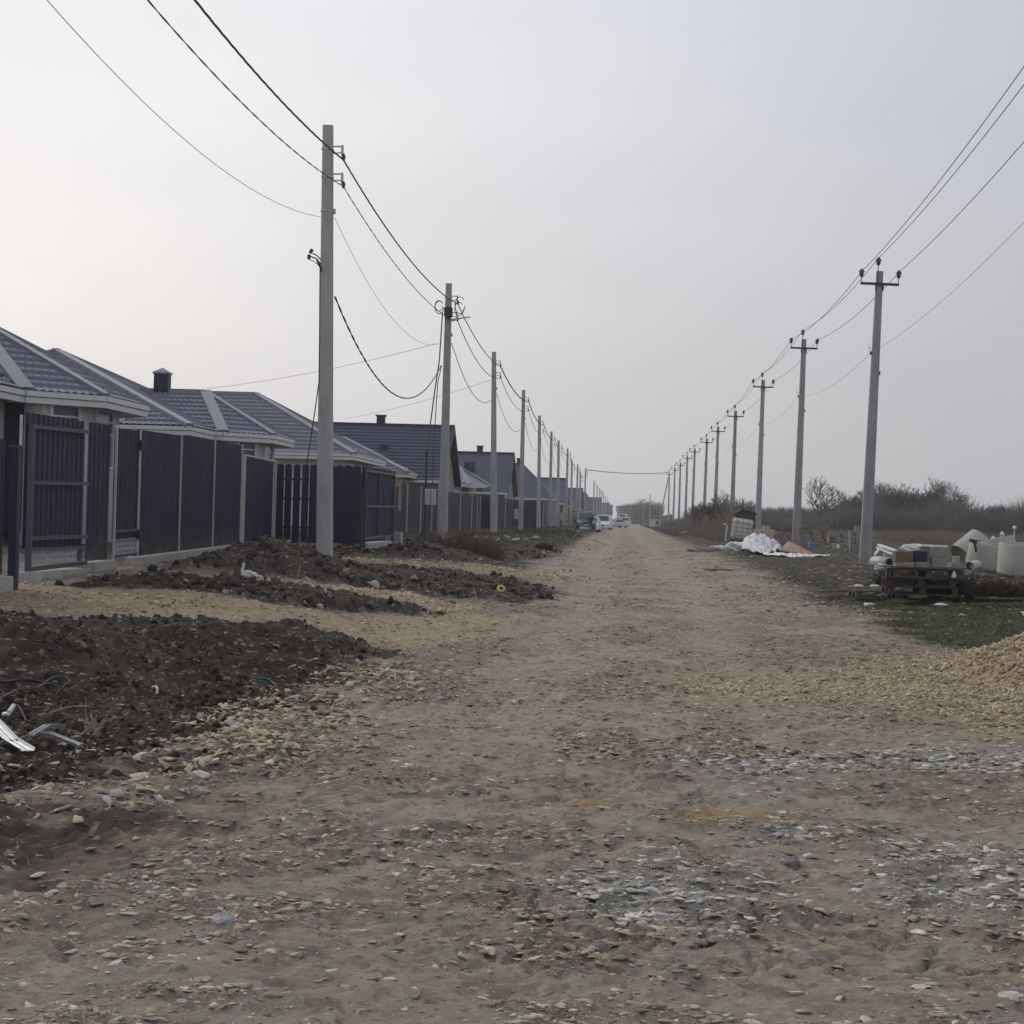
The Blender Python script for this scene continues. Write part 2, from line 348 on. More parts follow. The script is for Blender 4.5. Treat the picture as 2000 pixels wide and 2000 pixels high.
class MB:
    def __init__(s): s.v = []; s.f = []; s.sm = []
    def add(s, vs, fs, smooth=False):
        o = len(s.v); s.v += [Vector(x) for x in vs]; s.f += [tuple(i + o for i in f) for f in fs]; s.sm += [smooth] * len(fs); return s
    def box(s, c, d, rot=None, bev=0):
        c = Vector(c); hx, hy, hz_ = d[0] / 2, d[1] / 2, d[2] / 2
        M = rot.to_matrix() if isinstance(rot, Euler) else (rot or Matrix.Identity(3))
        if bev > 0:
            bm = bmesh.new(); bmesh.ops.create_cube(bm, size=1)
            for v in bm.verts: v.co = Vector((v.co.x * d[0], v.co.y * d[1], v.co.z * d[2]))
            bmesh.ops.bevel(bm, geom=bm.edges[:], offset=bev, segments=1, affect='EDGES')
            bm.verts.index_update()
            s.add([c + M @ v.co for v in bm.verts], [[v.index for v in f.verts] for f in bm.faces]); bm.free(); return s
        vs = [c + M @ Vector((x * hx, y * hy, z * hz_)) for x in (-1, 1) for y in (-1, 1) for z in (-1, 1)]
        return s.add(vs, [(0, 1, 3, 2), (4, 6, 7, 5), (0, 4, 5, 1), (2, 3, 7, 6), (0, 2, 6, 4), (1, 5, 7, 3)])
    def bar(s, a, b, w, h=None, up=(0, 0, 1)):
        a = Vector(a); b = Vector(b); d = b - a; L_ = d.length
        if L_ < 1e-6: return s
        z = d.normalized(); u = Vector(up)
        if abs(z.dot(u)) > .98: u = Vector((0, 1, 0))
        x = u.cross(z).normalized(); y = z.cross(x)
        M = Matrix((x, y, z)).transposed()
        return s.box((a + b) / 2, (w, h or w, L_), M)
    def tube(s, pts, r, n=8, smooth=True, cap=True):
        pts = [Vector(p) for p in pts]; k = len(pts); rs = r if isinstance(r, (list, tuple)) else [r] * k
        vs = []; prev = None
        for i, p in enumerate(pts):
            t = (pts[min(i + 1, k - 1)] - pts[max(i - 1, 0)])
            t = t.normalized() if t.length > 1e-9 else Vector((0, 0, 1))
            if prev is None:
                u = Vector((0, 0, 1)) if abs(t.z) < .9 else Vector((0, 1, 0)); x = u.cross(t).normalized()
            else:
                x = (prev - t * prev.dot(t)); x = x.normalized() if x.length > 1e-6 else Vector((1, 0, 0))
            prev = x; y = t.cross(x)
            for j in range(n):
                a = 2 * math.pi * j / n; vs.append(p + (x * math.cos(a) + y * math.sin(a)) * rs[i])
        fs = [(i * n + j, i * n + (j + 1) % n, (i + 1) * n + (j + 1) % n, (i + 1) * n + j) for i in range(k - 1) for j in range(n)]
        s.add(vs, fs, smooth)
        if cap and n > 3: s.add(vs[:n], [tuple(reversed(range(n)))]); s.add(vs[-n:], [tuple(range(n))])
        return s
    def lathe(s, prof, base=(0, 0, 0), n=16, M=None, smooth=True):
        base = Vector(base); M = M or Matrix.Identity(3); vs = []
        for r, z in prof:
            for j in range(n):
                a = 2 * math.pi * j / n; vs.append(base + M @ Vector((r * math.cos(a), r * math.sin(a), z)))
        k = len(prof)
        fs = [(i * n + j, i * n + (j + 1) % n, (i + 1) * n + (j + 1) % n, (i + 1) * n + j) for i in range(k - 1) for j in range(n)]
        return s.add(vs, fs, smooth)
    def prism(s, poly, axis_vec, origin=(0, 0, 0), M=None):
        """poly: list of 3D points forming a face, extruded by axis_vec"""
        o = Vector(origin); M = M or Matrix.Identity(3); a = Vector(axis_vec); n = len(poly)
        vs = [o + M @ Vector(p) for p in poly] + [o + M @ (Vector(p) + a) for p in poly]
        return s.add(vs, [tuple(range(n))[::-1], tuple(range(n, 2 * n))] + [(i, (i + 1) % n, n + (i + 1) % n, n + i) for i in range(n)])
    def build(s, name, m, parent=None, base=None, local=False, **tags):
        if base is None: base = Vector((0, 0, 0)) if local else (worldloc(parent) if parent else Vector((0, 0, 0)))
        base = Vector(base)
        me = bpy.data.meshes.new(name); me.from_pydata([tuple(v - base) for v in s.v], [], s.f)
        for q in (m if isinstance(m, (list, tuple)) else [m]): me.materials.append(q)
        me.polygons.foreach_set('use_smooth', s.sm); me.update()
        bm = bmesh.new(); bm.from_mesh(me); bmesh.ops.recalc_face_normals(bm, faces=bm.faces[:]); bm.to_mesh(me); bm.free()
        o = bpy.data.objects.new(name, me); C.objects.link(o)
        if parent: o.parent = parent
        else: o.location = base
        if tags: tagp(o, **tags)
        return o
def children(o): return [c for c in bpy.data.objects if c.parent is o]
def copy_tree(o, parent=None):
    c = o.copy(); C.objects.link(c); c.parent = parent
    for ch in list(o.children): copy_tree(ch, c)
    return c
# ================================================================== GROUND
GM = ground_material()
def build_ground():
    ys = [-40, -25, -14, -8, -4, -1, 1.5, 3.2]; Y = 4.2
    while Y < 1500:
        ys.append(Y); Y += .0165 * max(1, (Y / 6)) ** 1.5 * (1 if Y < 60 else 1.6) if Y < 260 else Y * .03
    ys = np.array(ys); nu = 760
    u = np.linspace(-1, 1, nu); u = .55 * u + .45 * u ** 3
    wd = np.maximum(5.5, 3.2 + .62 * np.abs(ys)) * 1.35
    wd = np.where(ys < 4, 40, wd)
    cx = -.06 * np.clip(ys, 0, 100)
    X = cx[:, None] + u[None, :] * wd[:, None]; Yg = np.repeat(ys[:, None], nu, 1)
    X = X.ravel(); Yg = Yg.ravel()
    m = masks(X, Yg); Z = height(X, Yg, m)
    Z = Z - np.where(Yg < 4, .0, 0)
    V = np.stack([X, Yg, Z], 1); nr = len(ys)
    i = np.arange(nr - 1)[:, None] * nu + np.arange(nu - 1)[None, :]; i = i.ravel()
    F = np.stack([i, i + 1, i + nu + 1, i + nu], 1)
    me = np_mesh('ground', V, F, [GM], smooth=True)
    one = np.ones(len(X))
    a = me.color_attributes.new('zone', 'FLOAT_COLOR', 'POINT'); a.data.foreach_set('color', np.stack([m['soil'], m['tan'], m['grass'], m['stony']], 1).astype(np.float32).ravel())
    a = me.color_attributes.new('zone2', 'FLOAT_COLOR', 'POINT'); a.data.foreach_set('color', np.stack([m['grey'], m['orange'], m['verge'], .75 * m['trk']], 1).astype(np.float32).ravel())
    o = bpy.data.objects.new('ground', me); C.objects.link(o); o['kind'] = 'structure'
    print('ground verts', len(X))
build_ground()

# ------------------------------------------------------------------ stones
def rock_templates(sub, flat, n, seed, amp=.28):
    out = []; rnd = np.random.RandomState(seed)
    for k in range(n):
        bm = bmesh.new(); bmesh.ops.create_icosphere(bm, subdivisions=sub, radius=1)
        V = np.array([v.co[:] for v in bm.verts]); F = np.array([[v.index for v in f.verts] for f in bm.faces]); bm.free()
        # planar cuts for angular look
        for _ in range(7 if sub > 1 else 4):
            d = rnd.randn(3); d /= np.linalg.norm(d); c = rnd.uniform(.35, .8)
            p = V @ d; V = V - np.clip(p - c, 0, None)[:, None] * d[None, :]
        V *= 1 + amp * (rnd.rand(len(V), 1) - .5)
        V[:, 2] *= flat * rnd.uniform(.7, 1.3); V[:, 0] *= rnd.uniform(.75, 1.2); V[:, 1] *= rnd.uniform(.65, 1)
        out.append((V, F))
    return out
T_BIG = rock_templates(2, .19, 12, 5, .36); T_SMALL = rock_templates(1, .22, 8, 6, .42); T_ROUND = rock_templates(2, .75, 8, 9, .35); T_RSMALL = rock_templates(1, .75, 6, 10, .4)
def scatter(name, templates, X, Y, S, cols, m, sink=.25, tilt=.3, seed=0, z=None, **tags):
    rnd = np.random.RandomState(seed); n = len(X)
    if z is None: z = height(X, Y)
    Vs, Fs, Cs, off = [], [], [], 0
    ti = rnd.randint(0, len(templates), n)
    for k, (TV, TF) in enumerate(templates):
        idx = np.where(ti == k)[0]
        if not len(idx): continue
        q = len(idx); a = rnd.uniform(0, 2 * np.pi, q); tx = rnd.normal(0, tilt, q); ty = rnd.normal(0, tilt, q)
        v = TV[None] * S[idx][:, None, None]
        x, y, zz = v[..., 0], v[..., 1], v[..., 2]
        y, zz = y * np.cos(tx)[:, None] - zz * np.sin(tx)[:, None], y * np.sin(tx)[:, None] + zz * np.cos(tx)[:, None]
        x, zz = x * np.cos(ty)[:, None] + zz * np.sin(ty)[:, None], -x * np.sin(ty)[:, None] + zz * np.cos(ty)[:, None]
        ca, sa = np.cos(a)[:, None], np.sin(a)[:, None]
        x, y = x * ca - y * sa, x * sa + y * ca
        v = np.stack([x + X[idx][:, None], y + Y[idx][:, None], zz + (z[idx] + S[idx] * sink * .5)[:, None]], -1)
        Vs.append(v.reshape(-1, 3)); nv = len(TV)
        Fs.append((TF[None] + (np.arange(q) * nv)[:, None, None]).reshape(-1, 3) + off); off += q * nv
        Cs.append(np.repeat(cols[idx], nv, 0))
    V = np.concatenate(Vs); F = np.concatenate(Fs); Cc = np.concatenate(Cs); Cc = np.concatenate([Cc, np.ones((len(Cc), 1))], 1)
    me = np_mesh(name, V, F, [m], cols=Cc)
    o = bpy.data.objects.new(name, me); C.objects.link(o); tagp(o, **tags); return o
STM = vcmat('loose_stone', .9, .25, 45, .5, 90)
rnd = np.random.RandomState(3)
def samp(n, y0, y1, wf=.31, pw=1.0, cx=-.06):
    """points with density falling off with distance inside a fan wider than the view"""
    t = rnd.rand(n); Y = (y0 ** (1 - pw) + t * (y1 ** (1 - pw) - y0 ** (1 - pw))) ** (1 / (1 - pw)) if pw != 1 else y0 * (y1 / y0) ** t
    X = cx * Y + rnd.uniform(-1, 1, n) * (wf * Y + .8)
    return X, Y
def palette(n, pal, jit=.12):
    p = np.array(pal)[rnd.randint(0, len(pal), n)]; return np.clip(p * (1 + jit * rnd.randn(n, 1)), .01, .8)
ROADP = [(.36, .305, .225), (.28, .23, .17), (.45, .39, .30), (.33, .285, .225), (.41, .34, .24), (.22, .185, .14), (.52, .46, .37), (.33, .27, .19), (.29, .25, .205)]
GREYP = [(.50, .475, .43), (.40, .38, .345), (.60, .57, .52), (.31, .295, .27), (.54, .51, .455)]
TANP = [(.50, .40, .26), (.43, .34, .215), (.56, .46, .32), (.37, .29, .185), (.52, .44, .33), (.30, .24, .17)]
def stones(name, n, y0, y1, sm, smx, T, label_kind, pw=2.0, seed=1, k_thresh=.45):
    X, Y = samp(n, y0, y1, pw=pw)
    m = masks(X, Y)
    p = (.10 + 1.0 * m['stony']) * (1 - .8 * m['soil']) * (1 - .75 * m['grass']) * (1 - .5 * m['verge']) + .7 * m['grey'] + .35 * m['tan'] * (1 - m['pile'])
    keep = rnd.rand(n) < p
    X, Y = X[keep], Y[keep]; m = {k: v[keep] for k, v in m.items()}; q = len(X)
    S = sm * (smx / sm) ** (rnd.rand(q) ** 2.6)
    S = S * (1 + .25 * m['grey'])
    c = palette(q, ROADP); g = palette(q, GREYP); t = palette(q, TANP)
    isg = rnd.rand(q) < np.clip(.07 + .8 * m['grey'], 0, 1); ist = rnd.rand(q) < np.clip(.05 + .85 * m['tan'], 0, 1)
    c[isg] = g[isg]; c[ist] = t[ist]; c = c * (1 - .35 * m['soil'][:, None])
    scatter(name, T, X, Y, S, c, STM, sink=-.02, tilt=.13, seed=seed, kind='stuff', label=label_kind)
    print(name, q)
stones('gravel', 72000, 4.5, 12, .006, .042, T_BIG, 'grey and tan broken stone pressed into the dirt road', pw=1.8, seed=1)
stones('gravel', 90000, 12, 30, .012, .05, T_SMALL, 'loose broken stone across the middle of the dirt road', pw=1.6, seed=2)
stones('gravel', 38000, 30, 110, .03, .09, T_SMALL, 'sparse stones along the far part of the dirt road', pw=1.4, seed=3)
stones('gravel', 150000, 4.5, 11, .003, .009, T_SMALL, 'fine stone crumbs between the larger stones of the near road', pw=1.8, seed=4, k_thresh=.40)
def slabs(name, poly, n, s0, s1, pal, label, seed, keepf):
    P = np.array(poly); x0, y0 = P.min(0) - .3; x1, y1 = P.max(0) + .3; x0 = max(x0, -7)
    X = rnd.uniform(x0, x1, n); Y = rnd.uniform(y0, y1, n); m = masks(X, Y)
    k = rnd.rand(n) < sst(-.3, .2, sdist(poly, X, Y) + wob(X, Y, seed, .4, 1.4)) * keepf(X, Y, m); X, Y = X[k], Y[k]; q = len(X)
    scatter(name, T_BIG, X, Y, s0 * (s1 / s0) ** (rnd.rand(q) ** 1.6), palette(q, pal, .1), STM, sink=.35, tilt=.30, seed=seed, kind='stuff', label=label); print(name, q)
slabs('stone_rubble', Z_TANL, 11000, .012, .062, [(.48, .39, .25), (.42, .34, .22), (.52, .44, .31), (.36, .31, .24), (.44, .42, .38), (.40, .33, .20), (.24, .20, .15), (.30, .25, .19)], 'tan limestone rubble along the edge of the near dark mound', 121, lambda X, Y, m: .10 + .9 * sst(.42, .62, fbm(X * 2.2, Y * 2.2, 4, 122)))
slabs('stone_rubble', Z_MIX, 2600, .014, .06, [(.44, .37, .25), (.38, .36, .33), (.46, .44, .40), (.30, .26, .21), (.36, .29, .19)], 'mixed pale stones lying in dark soil at the lower left', 123, lambda X, Y, m: .15 + .85 * sst(.42, .62, fbm(X * 1.8, Y * 1.8, 3, 124)))
slabs('rubble', P2([(1380, 1036), (1500, 1030), (1680, 1030), (1720, 1060), (1700, 1120), (1560, 1118), (1480, 1078), (1400, 1056)]), 900, .03, .14, [(.34, .31, .26), (.26, .23, .19), (.42, .39, .34), (.20, .17, .14), (.5, .48, .44)], 'broken block rubble strewn on the right verge around the materials', 125, lambda X, Y, m: .15 + .85 * sst(.48, .62, fbm(X * .7, Y * .4, 3, 126)))
# tan gravel pile at the right edge
def pile_gravel():
    n = 52000
    X = PILE_C[0] + rnd.uniform(-3.6, 2.2, n); Y = PILE_C[1] + rnd.uniform(-4.6, 3.6, n)
    m = masks(X, Y); p = m['pile'] + .5 * sst(1.9, 1.0, m['pd']) * (1 - m['pile']); k = rnd.rand(n) < p
    X, Y = X[k], Y[k]; q = len(X)
    scatter('gravel_heap', T_RSMALL, X, Y, .009 + .022 * rnd.rand(q) ** 2, palette(q, TANP, .1), STM, sink=.3, tilt=.8, seed=5, kind='stuff', label='heap of tan crushed limestone at the right edge of the road')
pile_gravel()
# tan driveways gravel
def band_gravel(name, poly, n, s0, s1, label, seed):
    P = np.array(poly); x0, y0 = P.min(0) - .3; x1, y1 = P.max(0) + .3; x0 = max(x0, -12)
    X = rnd.uniform(x0, x1, n); Y = rnd.uniform(y0, y1, n); m = masks(X, Y)
    k = rnd.rand(n) < m['tan'] * sst(-.2, .2, sdist(poly, X, Y)) * (.25 + 1.5 * np.clip(fbm(X * 1.2, Y * 1.2, 3, seed) - .4, 0, 1) * 2)
    X, Y = X[k], Y[k]; q = len(X)
    if q: scatter(name, T_RSMALL, X, Y, s0 + (s1 - s0) * rnd.rand(q) ** 2, palette(q, TANP, .1), STM, sink=.2, tilt=.5, seed=seed, kind='stuff', label=label)
band_gravel('gravel', Z_TAN1, 4000, .016, .04, 'tan crushed stone on the nearest driveway to the fence', 91)
band_gravel('gravel', Z_TAN2, 16000, .02, .045, 'thin tan gravel strip between two dark soil ridges', 92)
band_gravel('gravel', Z_TAN3, 9000, .025, .055, 'pale tan gravel strip beyond the nearest pole', 93)
band_gravel('gravel', Z_TANR, 30000, .014, .035, 'tan gravel spread from the heap across the road', 94)
# dark clods
SOM = vcmat('soil_clod', .97, .35, 25, .6, 50, .1)
def clods(name, n, y0, y1, s0, s1, T, label, seed):
    X, Y = samp(n, y0, y1, wf=.34, pw=1.4); m = masks(X, Y)
    edge = np.clip(fbm(X * 1.6, Y * 1.6, 3, 101) - .38, 0, 1) * 3
    k = rnd.rand(n) < m['clod'] ** 2 * (.10 + edge); X, Y = X[k], Y[k]; q = len(X)
    if not q: return
    c = palette(q, [(.05, .04, .032), (.065, .052, .042), (.042, .033, .028), (.085, .07, .056)], .15)
    lt = rnd.rand(q) < .06; c[lt] = palette(int(lt.sum()), [(.3, .27, .22), (.22, .2, .18), (.38, .36, .33)])
    scatter(name, T, X, Y, s0 * (s1 / s0) ** (rnd.rand(q) ** 2.2), c, SOM, sink=.2, tilt=.9, seed=seed, kind='stuff', label=label)
    print(name, q)
clods('soil_clods', 90000, 8, 26, .007, .045, T_ROUND, 'dark crumbly topsoil clods on the near left mound', 7)
clods('soil_clods', 50000, 22, 75, .022, .10, T_RSMALL, 'dark topsoil clods on the banks below the fence', 8)
# larger single rocks that can be pointed at
RKM = {'grey': vcmat('boulder_stone', .9, .3, 18, .6, 40)}
def single_rock(px, py, S, col, label, T=None, seed=0, flat=1.0, group=None):
    p = pg(px, py); rnd2 = np.random.RandomState(seed); TV, TF = (T or T_ROUND)[seed % 8]
    bm = bmesh.new(); vs = [bm.verts.new(v) for v in TV * S * np.array([1, 1, flat])]; [bm.faces.new([vs[i] for i in f]) for f in TF]
    bmesh.ops.subdivide_edges(bm, edges=bm.edges[:], cuts=1, use_grid_fill=True)
    for v in bm.verts: v.co += Vector(rnd2.uniform(-1, 1, 3)) * S * .035
    me = bpy.data.meshes.new('rock'); bm.to_mesh(me); bm.free(); me.materials.append(STM)
    a = me.color_attributes.new('col', 'FLOAT_COLOR', 'POINT'); a.data.foreach_set('color', np.tile([*col, 1.0], len(me.vertices)).astype(np.float32))
    o = bpy.data.objects.new('rock', me); C.objects.link(o); o.location = (p.x, p.y, gz(p.x, p.y) + S * .12 * flat)
    o.rotation_euler = (rnd2.uniform(-.2, .2), rnd2.uniform(-.2, .2), rnd2.uniform(0, 6))
    tagp(o, label, 'rock', group)
single_rock(1493, 1634, .055, (.16, .155, .15), 'dark grey rounded rock at the front of the stone heap on the road', seed=1)
single_rock(1507, 1600, .042, (.5, .46, .36), 'pale cream rock behind the dark grey rounded rock', seed=2)
single_rock(1468, 1590, .05, (.38, .38, .37), 'flat grey slab on top of the small stone heap', T_BIG, 3)
single_rock(1418, 1598, .04, (.40, .38, .37), 'smooth pinkish grey stone at the left of the stone heap', seed=4)
single_rock(1522, 1620, .035, (.45, .44, .41), 'light grey stone right of the dark rounded rock', seed=5)
single_rock(1484, 1815, .055, (.46, .46, .45), 'flat pale wedge-shaped stone alone in the lower right of the road', T_BIG, 6)
single_rock(1905, 1893, .075, (.42, .40, .37), 'large flat beige slab near the lower right corner', T_BIG, 7, .8)
single_rock(1400, 1630, .05, (.40, .40, .39), 'broad flat grey flake left below the stone heap', T_BIG, 8)
single_rock(420, 1765, .05, (.36, .35, .34), 'upright whitish stone in the dark hollow at lower left', seed=9)
single_rock(390, 1788, .035, (.48, .47, .45), 'small white stone in front of the dark hollow', T_BIG, 0)
single_rock(272, 1500, .085, (.46, .38, .24), 'flat yellow sandstone slab on the dark soil edge', T_BIG, 1)
single_rock(265, 1475, .10, (.42, .36, .24), 'wide tan sandstone slab with a grey corner above the yellow slab', T_BIG, 2)
single_rock(430, 1225, .10, (.36, .34, .31), 'pale lump of broken concrete on the near dark mound', seed=3)
single_rock(705, 1106, .13, (.42, .40, .36), 'whitish pointed rock on the soil bank right of the nearest pole', seed=4)
single_rock(1475, 1535, .05, (.50, .50, .48), 'white flat stone at the right end of the orange sand patch', T_BIG, 5)
single_rock(1735, 1560 + 300, .05, (.47, .46, .42), 'pale oval stone lying flat near the lower right slab', T_BIG, 6)
single_rock(95, 1695, .05, (.44, .44, .43), 'white angular stone at the left edge of the picture', T_BIG, 7)
single_rock(378, 1495, .085, (.30, .29, .27), 'rough grey stone at the foot of the tan stone patch', seed=2, flat=.7)

# grass: blades
def grass(name, poly, n, y, hmin, hmax, label, seed):
    P = np.array(poly); x0, y0 = P.min(0); x1, y1 = P.max(0); x1 = min(x1, 22)
    X = rnd.uniform(x0, x1, n); Y = rnd.uniform(y0, y1, n); m = masks(X, Y)
    k = rnd.rand(n) < m['grass'] * np.clip(fbm(X * 2, Y * 2, 3, seed) * 3 - .8, .05, 1); X, Y = X[k], Y[k]; q = len(X)
    if not q: return
    z = height(X, Y); V = []; a = rnd.uniform(0, 6.28, q); h = rnd.uniform(hmin, hmax, q) ; wd = .003 + .00025 * Y
    ln = rnd.uniform(.1, .9, q) * h; b = rnd.uniform(0, 6.28, q)
    p0 = np.stack([X - np.cos(a) * wd, Y - np.sin(a) * wd, z - .01], 1); p1 = np.stack([X + np.cos(a) * wd, Y + np.sin(a) * wd, z - .01], 1)
    p2 = np.stack([X + np.cos(b) * ln, Y + np.sin(b) * ln, z + h], 1)
    V = np.stack([p0, p1, p2], 1).reshape(-1, 3); F = np.arange(q * 3).reshape(-1, 3)
    c = palette(q, [(.07, .085, .03), (.055, .065, .028), (.10, .105, .045), (.16, .14, .08), (.045, .05, .025)], .15)
    Cc = np.concatenate([np.repeat(c, 3, 0), np.ones((q * 3, 1))], 1)
    me = np_mesh(name, V, F, [vcmat('grass_blade', .8, .1, 5, 0)], cols=Cc); o = bpy.data.objects.new(name, me); C.objects.link(o); tagp(o, label, 'grass', kind='stuff')
grass('grass', Z_GRASSR, 110000, 0, .015, .055, 'short dull green grass behind the tan gravel heap', 111)
grass('grass', Z_GRASSL, 40000, 0, .04, .14, 'green grass strip below the far left fences', 112)
grass('grass', Z_DARKR, 60000, 0, .02, .09, 'patchy dull grass among the building materials', 113)

# straw and small sticks lying about
def litter_sticks(name, n, y0, y1, l0, l1, wd, label, seed, key):
    X, Y = samp(n, y0, y1, wf=.34, pw=1.5); m = masks(X, Y); k = rnd.rand(n) < np.clip(key(m), 0, 1); X, Y = X[k], Y[k]; q = len(X); z = height(X, Y) + .004
    a = rnd.uniform(0, 6.28, q); ln = rnd.uniform(l0, l1, q); el_ = np.abs(rnd.normal(0, .18, q)); dx, dy, dz = np.cos(a) * ln, np.sin(a) * ln, el_ * ln
    nx, ny = -np.sin(a) * wd, np.cos(a) * wd
    P = [np.stack([X - nx, Y - ny, z], 1), np.stack([X + nx, Y + ny, z], 1), np.stack([X, Y, z + wd * 1.6], 1), np.stack([X + dx, Y + dy, z + dz + wd], 1)]
    V = np.stack(P, 1).reshape(-1, 3); b = (np.arange(q) * 4)[:, None]; F = np.concatenate([b + [[0, 1, 3]], b + [[1, 2, 3]], b + [[2, 0, 3]]], 0)
    c = palette(q, [(.32, .27, .18), (.22, .18, .13), (.40, .35, .25), (.14, .11, .085)]); Cc = np.concatenate([np.repeat(c, 4, 0), np.ones((q * 4, 1))], 1)
    me = np_mesh(name, V, F, [STM], cols=Cc); o = bpy.data.objects.new(name, me); C.objects.link(o); tagp(o, label, kind='stuff')
litter_sticks('straw', 7000, 7, 30, .03, .16, .0022, 'dry straw and twigs strewn over the dark soil', 1, lambda m: .8 * m['clod'] + .06)
litter_sticks('straw', 4000, 30, 90, .08, .4, .006, 'dry stalks lying on the distant verges', 2, lambda m: .8 * m['clod'] + .7 * m['verge'] + .02)
# ================================================================== MATERIALS
CONC = mat('pole_concrete', (.27, .265, .26), .9, .14, 5, .45, 45, stretch=(1, 1, .22), col2=(.42, .415, .405))
def vary(m, a=.9, b_=1.1):
    n = m.node_tree.nodes; l = m.node_tree.links; b = n['Principled BSDF']; src = b.inputs['Base Color'].links[0].from_socket
    o = n.new('ShaderNodeObjectInfo'); r = n.new('ShaderNodeMapRange'); r.inputs['To Min'].default_value = a; r.inputs['To Max'].default_value = b_; l.new(o.outputs['Random'], r.inputs['Value'])
    v = n.new('ShaderNodeVectorMath'); v.operation = 'SCALE'; l.new(src, v.inputs[0]); l.new(r.outputs[0], v.inputs['Scale']); l.new(v.outputs[0], b.inputs['Base Color'])
vary(CONC)
CONC2 = mat('cast_concrete', (.30, .29, .26), .92, .2, 2.2, .5, 30, col2=(.42, .41, .37))
STEELD = mat('dark_steel', (.045, .047, .052), .5, .2, 8, 0, metal=.3)
CABLE = mat('black_cable', (.03, .03, .032), .6, .1, 5)
WIRE = mat('bare_wire', (.20, .20, .205), .5, .1, 5, metal=.4)
CERAM = mat('insulator_glaze', (.035, .03, .03), .3, .1, 5, spec=.5)
GALV = mat('galvanised', (.42, .43, .45), .45, .12, 9, 0, metal=.55)
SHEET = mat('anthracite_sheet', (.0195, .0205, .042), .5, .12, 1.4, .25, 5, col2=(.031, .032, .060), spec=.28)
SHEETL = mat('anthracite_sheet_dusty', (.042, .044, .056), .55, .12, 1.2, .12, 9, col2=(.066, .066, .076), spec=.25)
FRAMED = mat('gate_frame_paint', (.06, .062, .09), .5, .15, 6, spec=.35)
def add_mud(m, col=(.12, .10, .08)):
    n = m.node_tree.nodes; l = m.node_tree.links; b = n['Principled BSDF']; src = b.inputs['Base Color'].links[0].from_socket
    g = n.new('ShaderNodeNewGeometry'); t = n.new('ShaderNodeTexCoord'); s = n.new('ShaderNodeSeparateXYZ'); l.new(t.outputs['Object'], s.inputs[0])
    nz = n.new('ShaderNodeTexNoise'); nz.inputs['Scale'].default_value = 7; nz.inputs['Detail'].default_value = 7; nz.inputs['Roughness'].default_value = .7; l.new(t.outputs['Object'], nz.inputs['Vector'])
    a = n.new('ShaderNodeMath'); a.operation = 'MULTIPLY_ADD'; a.inputs[1].default_value = -.55; a.inputs[2].default_value = .18; l.new(s.outputs['Z'], a.inputs[0])
    c = n.new('ShaderNodeMath'); c.operation = 'ADD'; l.new(a.outputs[0], c.inputs[0]); l.new(nz.outputs['Fac'], c.inputs[1])
    r = n.new('ShaderNodeMapRange'); r.inputs['From Min'].default_value = .48; r.inputs['From Max'].default_value = .72; r.inputs['To Max'].default_value = .75; l.new(c.outputs[0], r.inputs['Value'])
    x = n.new('ShaderNodeMix'); x.data_type = 'RGBA'; l.new(r.outputs[0], x.inputs['Factor']); l.new(src, x.inputs['A']); x.inputs['B'].default_value = (*col, 1); l.new(x.outputs['Result'], b.inputs['Base Color'])
SHEETF = SHEET.copy(); SHEETF.name = 'muddy_fence_sheet'; add_mud(SHEETF); SHEETL = SHEETL.copy(); SHEETL.name = 'muddy_dusty_sheet'; add_mud(SHEETL)
WHITEP = mat('bare_zinc_post', (.50, .49, .46), .6, .15, 6, metal=.1)
ROOFM = mat('roof_sheet', (.135, .138, .185), .40, .1, 1.1, .05, 12, col2=(.175, .178, .225), spec=.5)
ROOFB = mat('roof_sheet_blue', (.052, .056, .10), .55, .1, 1.1, .05, 12, col2=(.066, .070, .115), spec=.35)
CAPM = mat('roof_flashing', (.20, .205, .25), .35, .1, 1.5, .04, 10, spec=.55)
RENDER = mat('white_render', (.50, .495, .47), .85, .08, 1.5, .15, 60)
RENDERG = mat('grey_render', (.27, .26, .245), .88, .1, 1.5, .15, 60)
TRIM = mat('white_trim', (.60, .60, .59), .5, .08, 2, spec=.4)
GLASS = mat('dark_window', (.035, .032, .036), .25, .3, 3, spec=.6)
WOODN = mat('raw_timber', (.34, .26, .16), .85, .25, 4, .4, 30, stretch=(1, 1, .15))
WOODW = mat('weathered_timber', (.12, .105, .09), .92, .3, 5, .6, 35)
WOODD = mat('dark_wet_timber', (.06, .05, .043), .92, .3, 5, .6, 35)

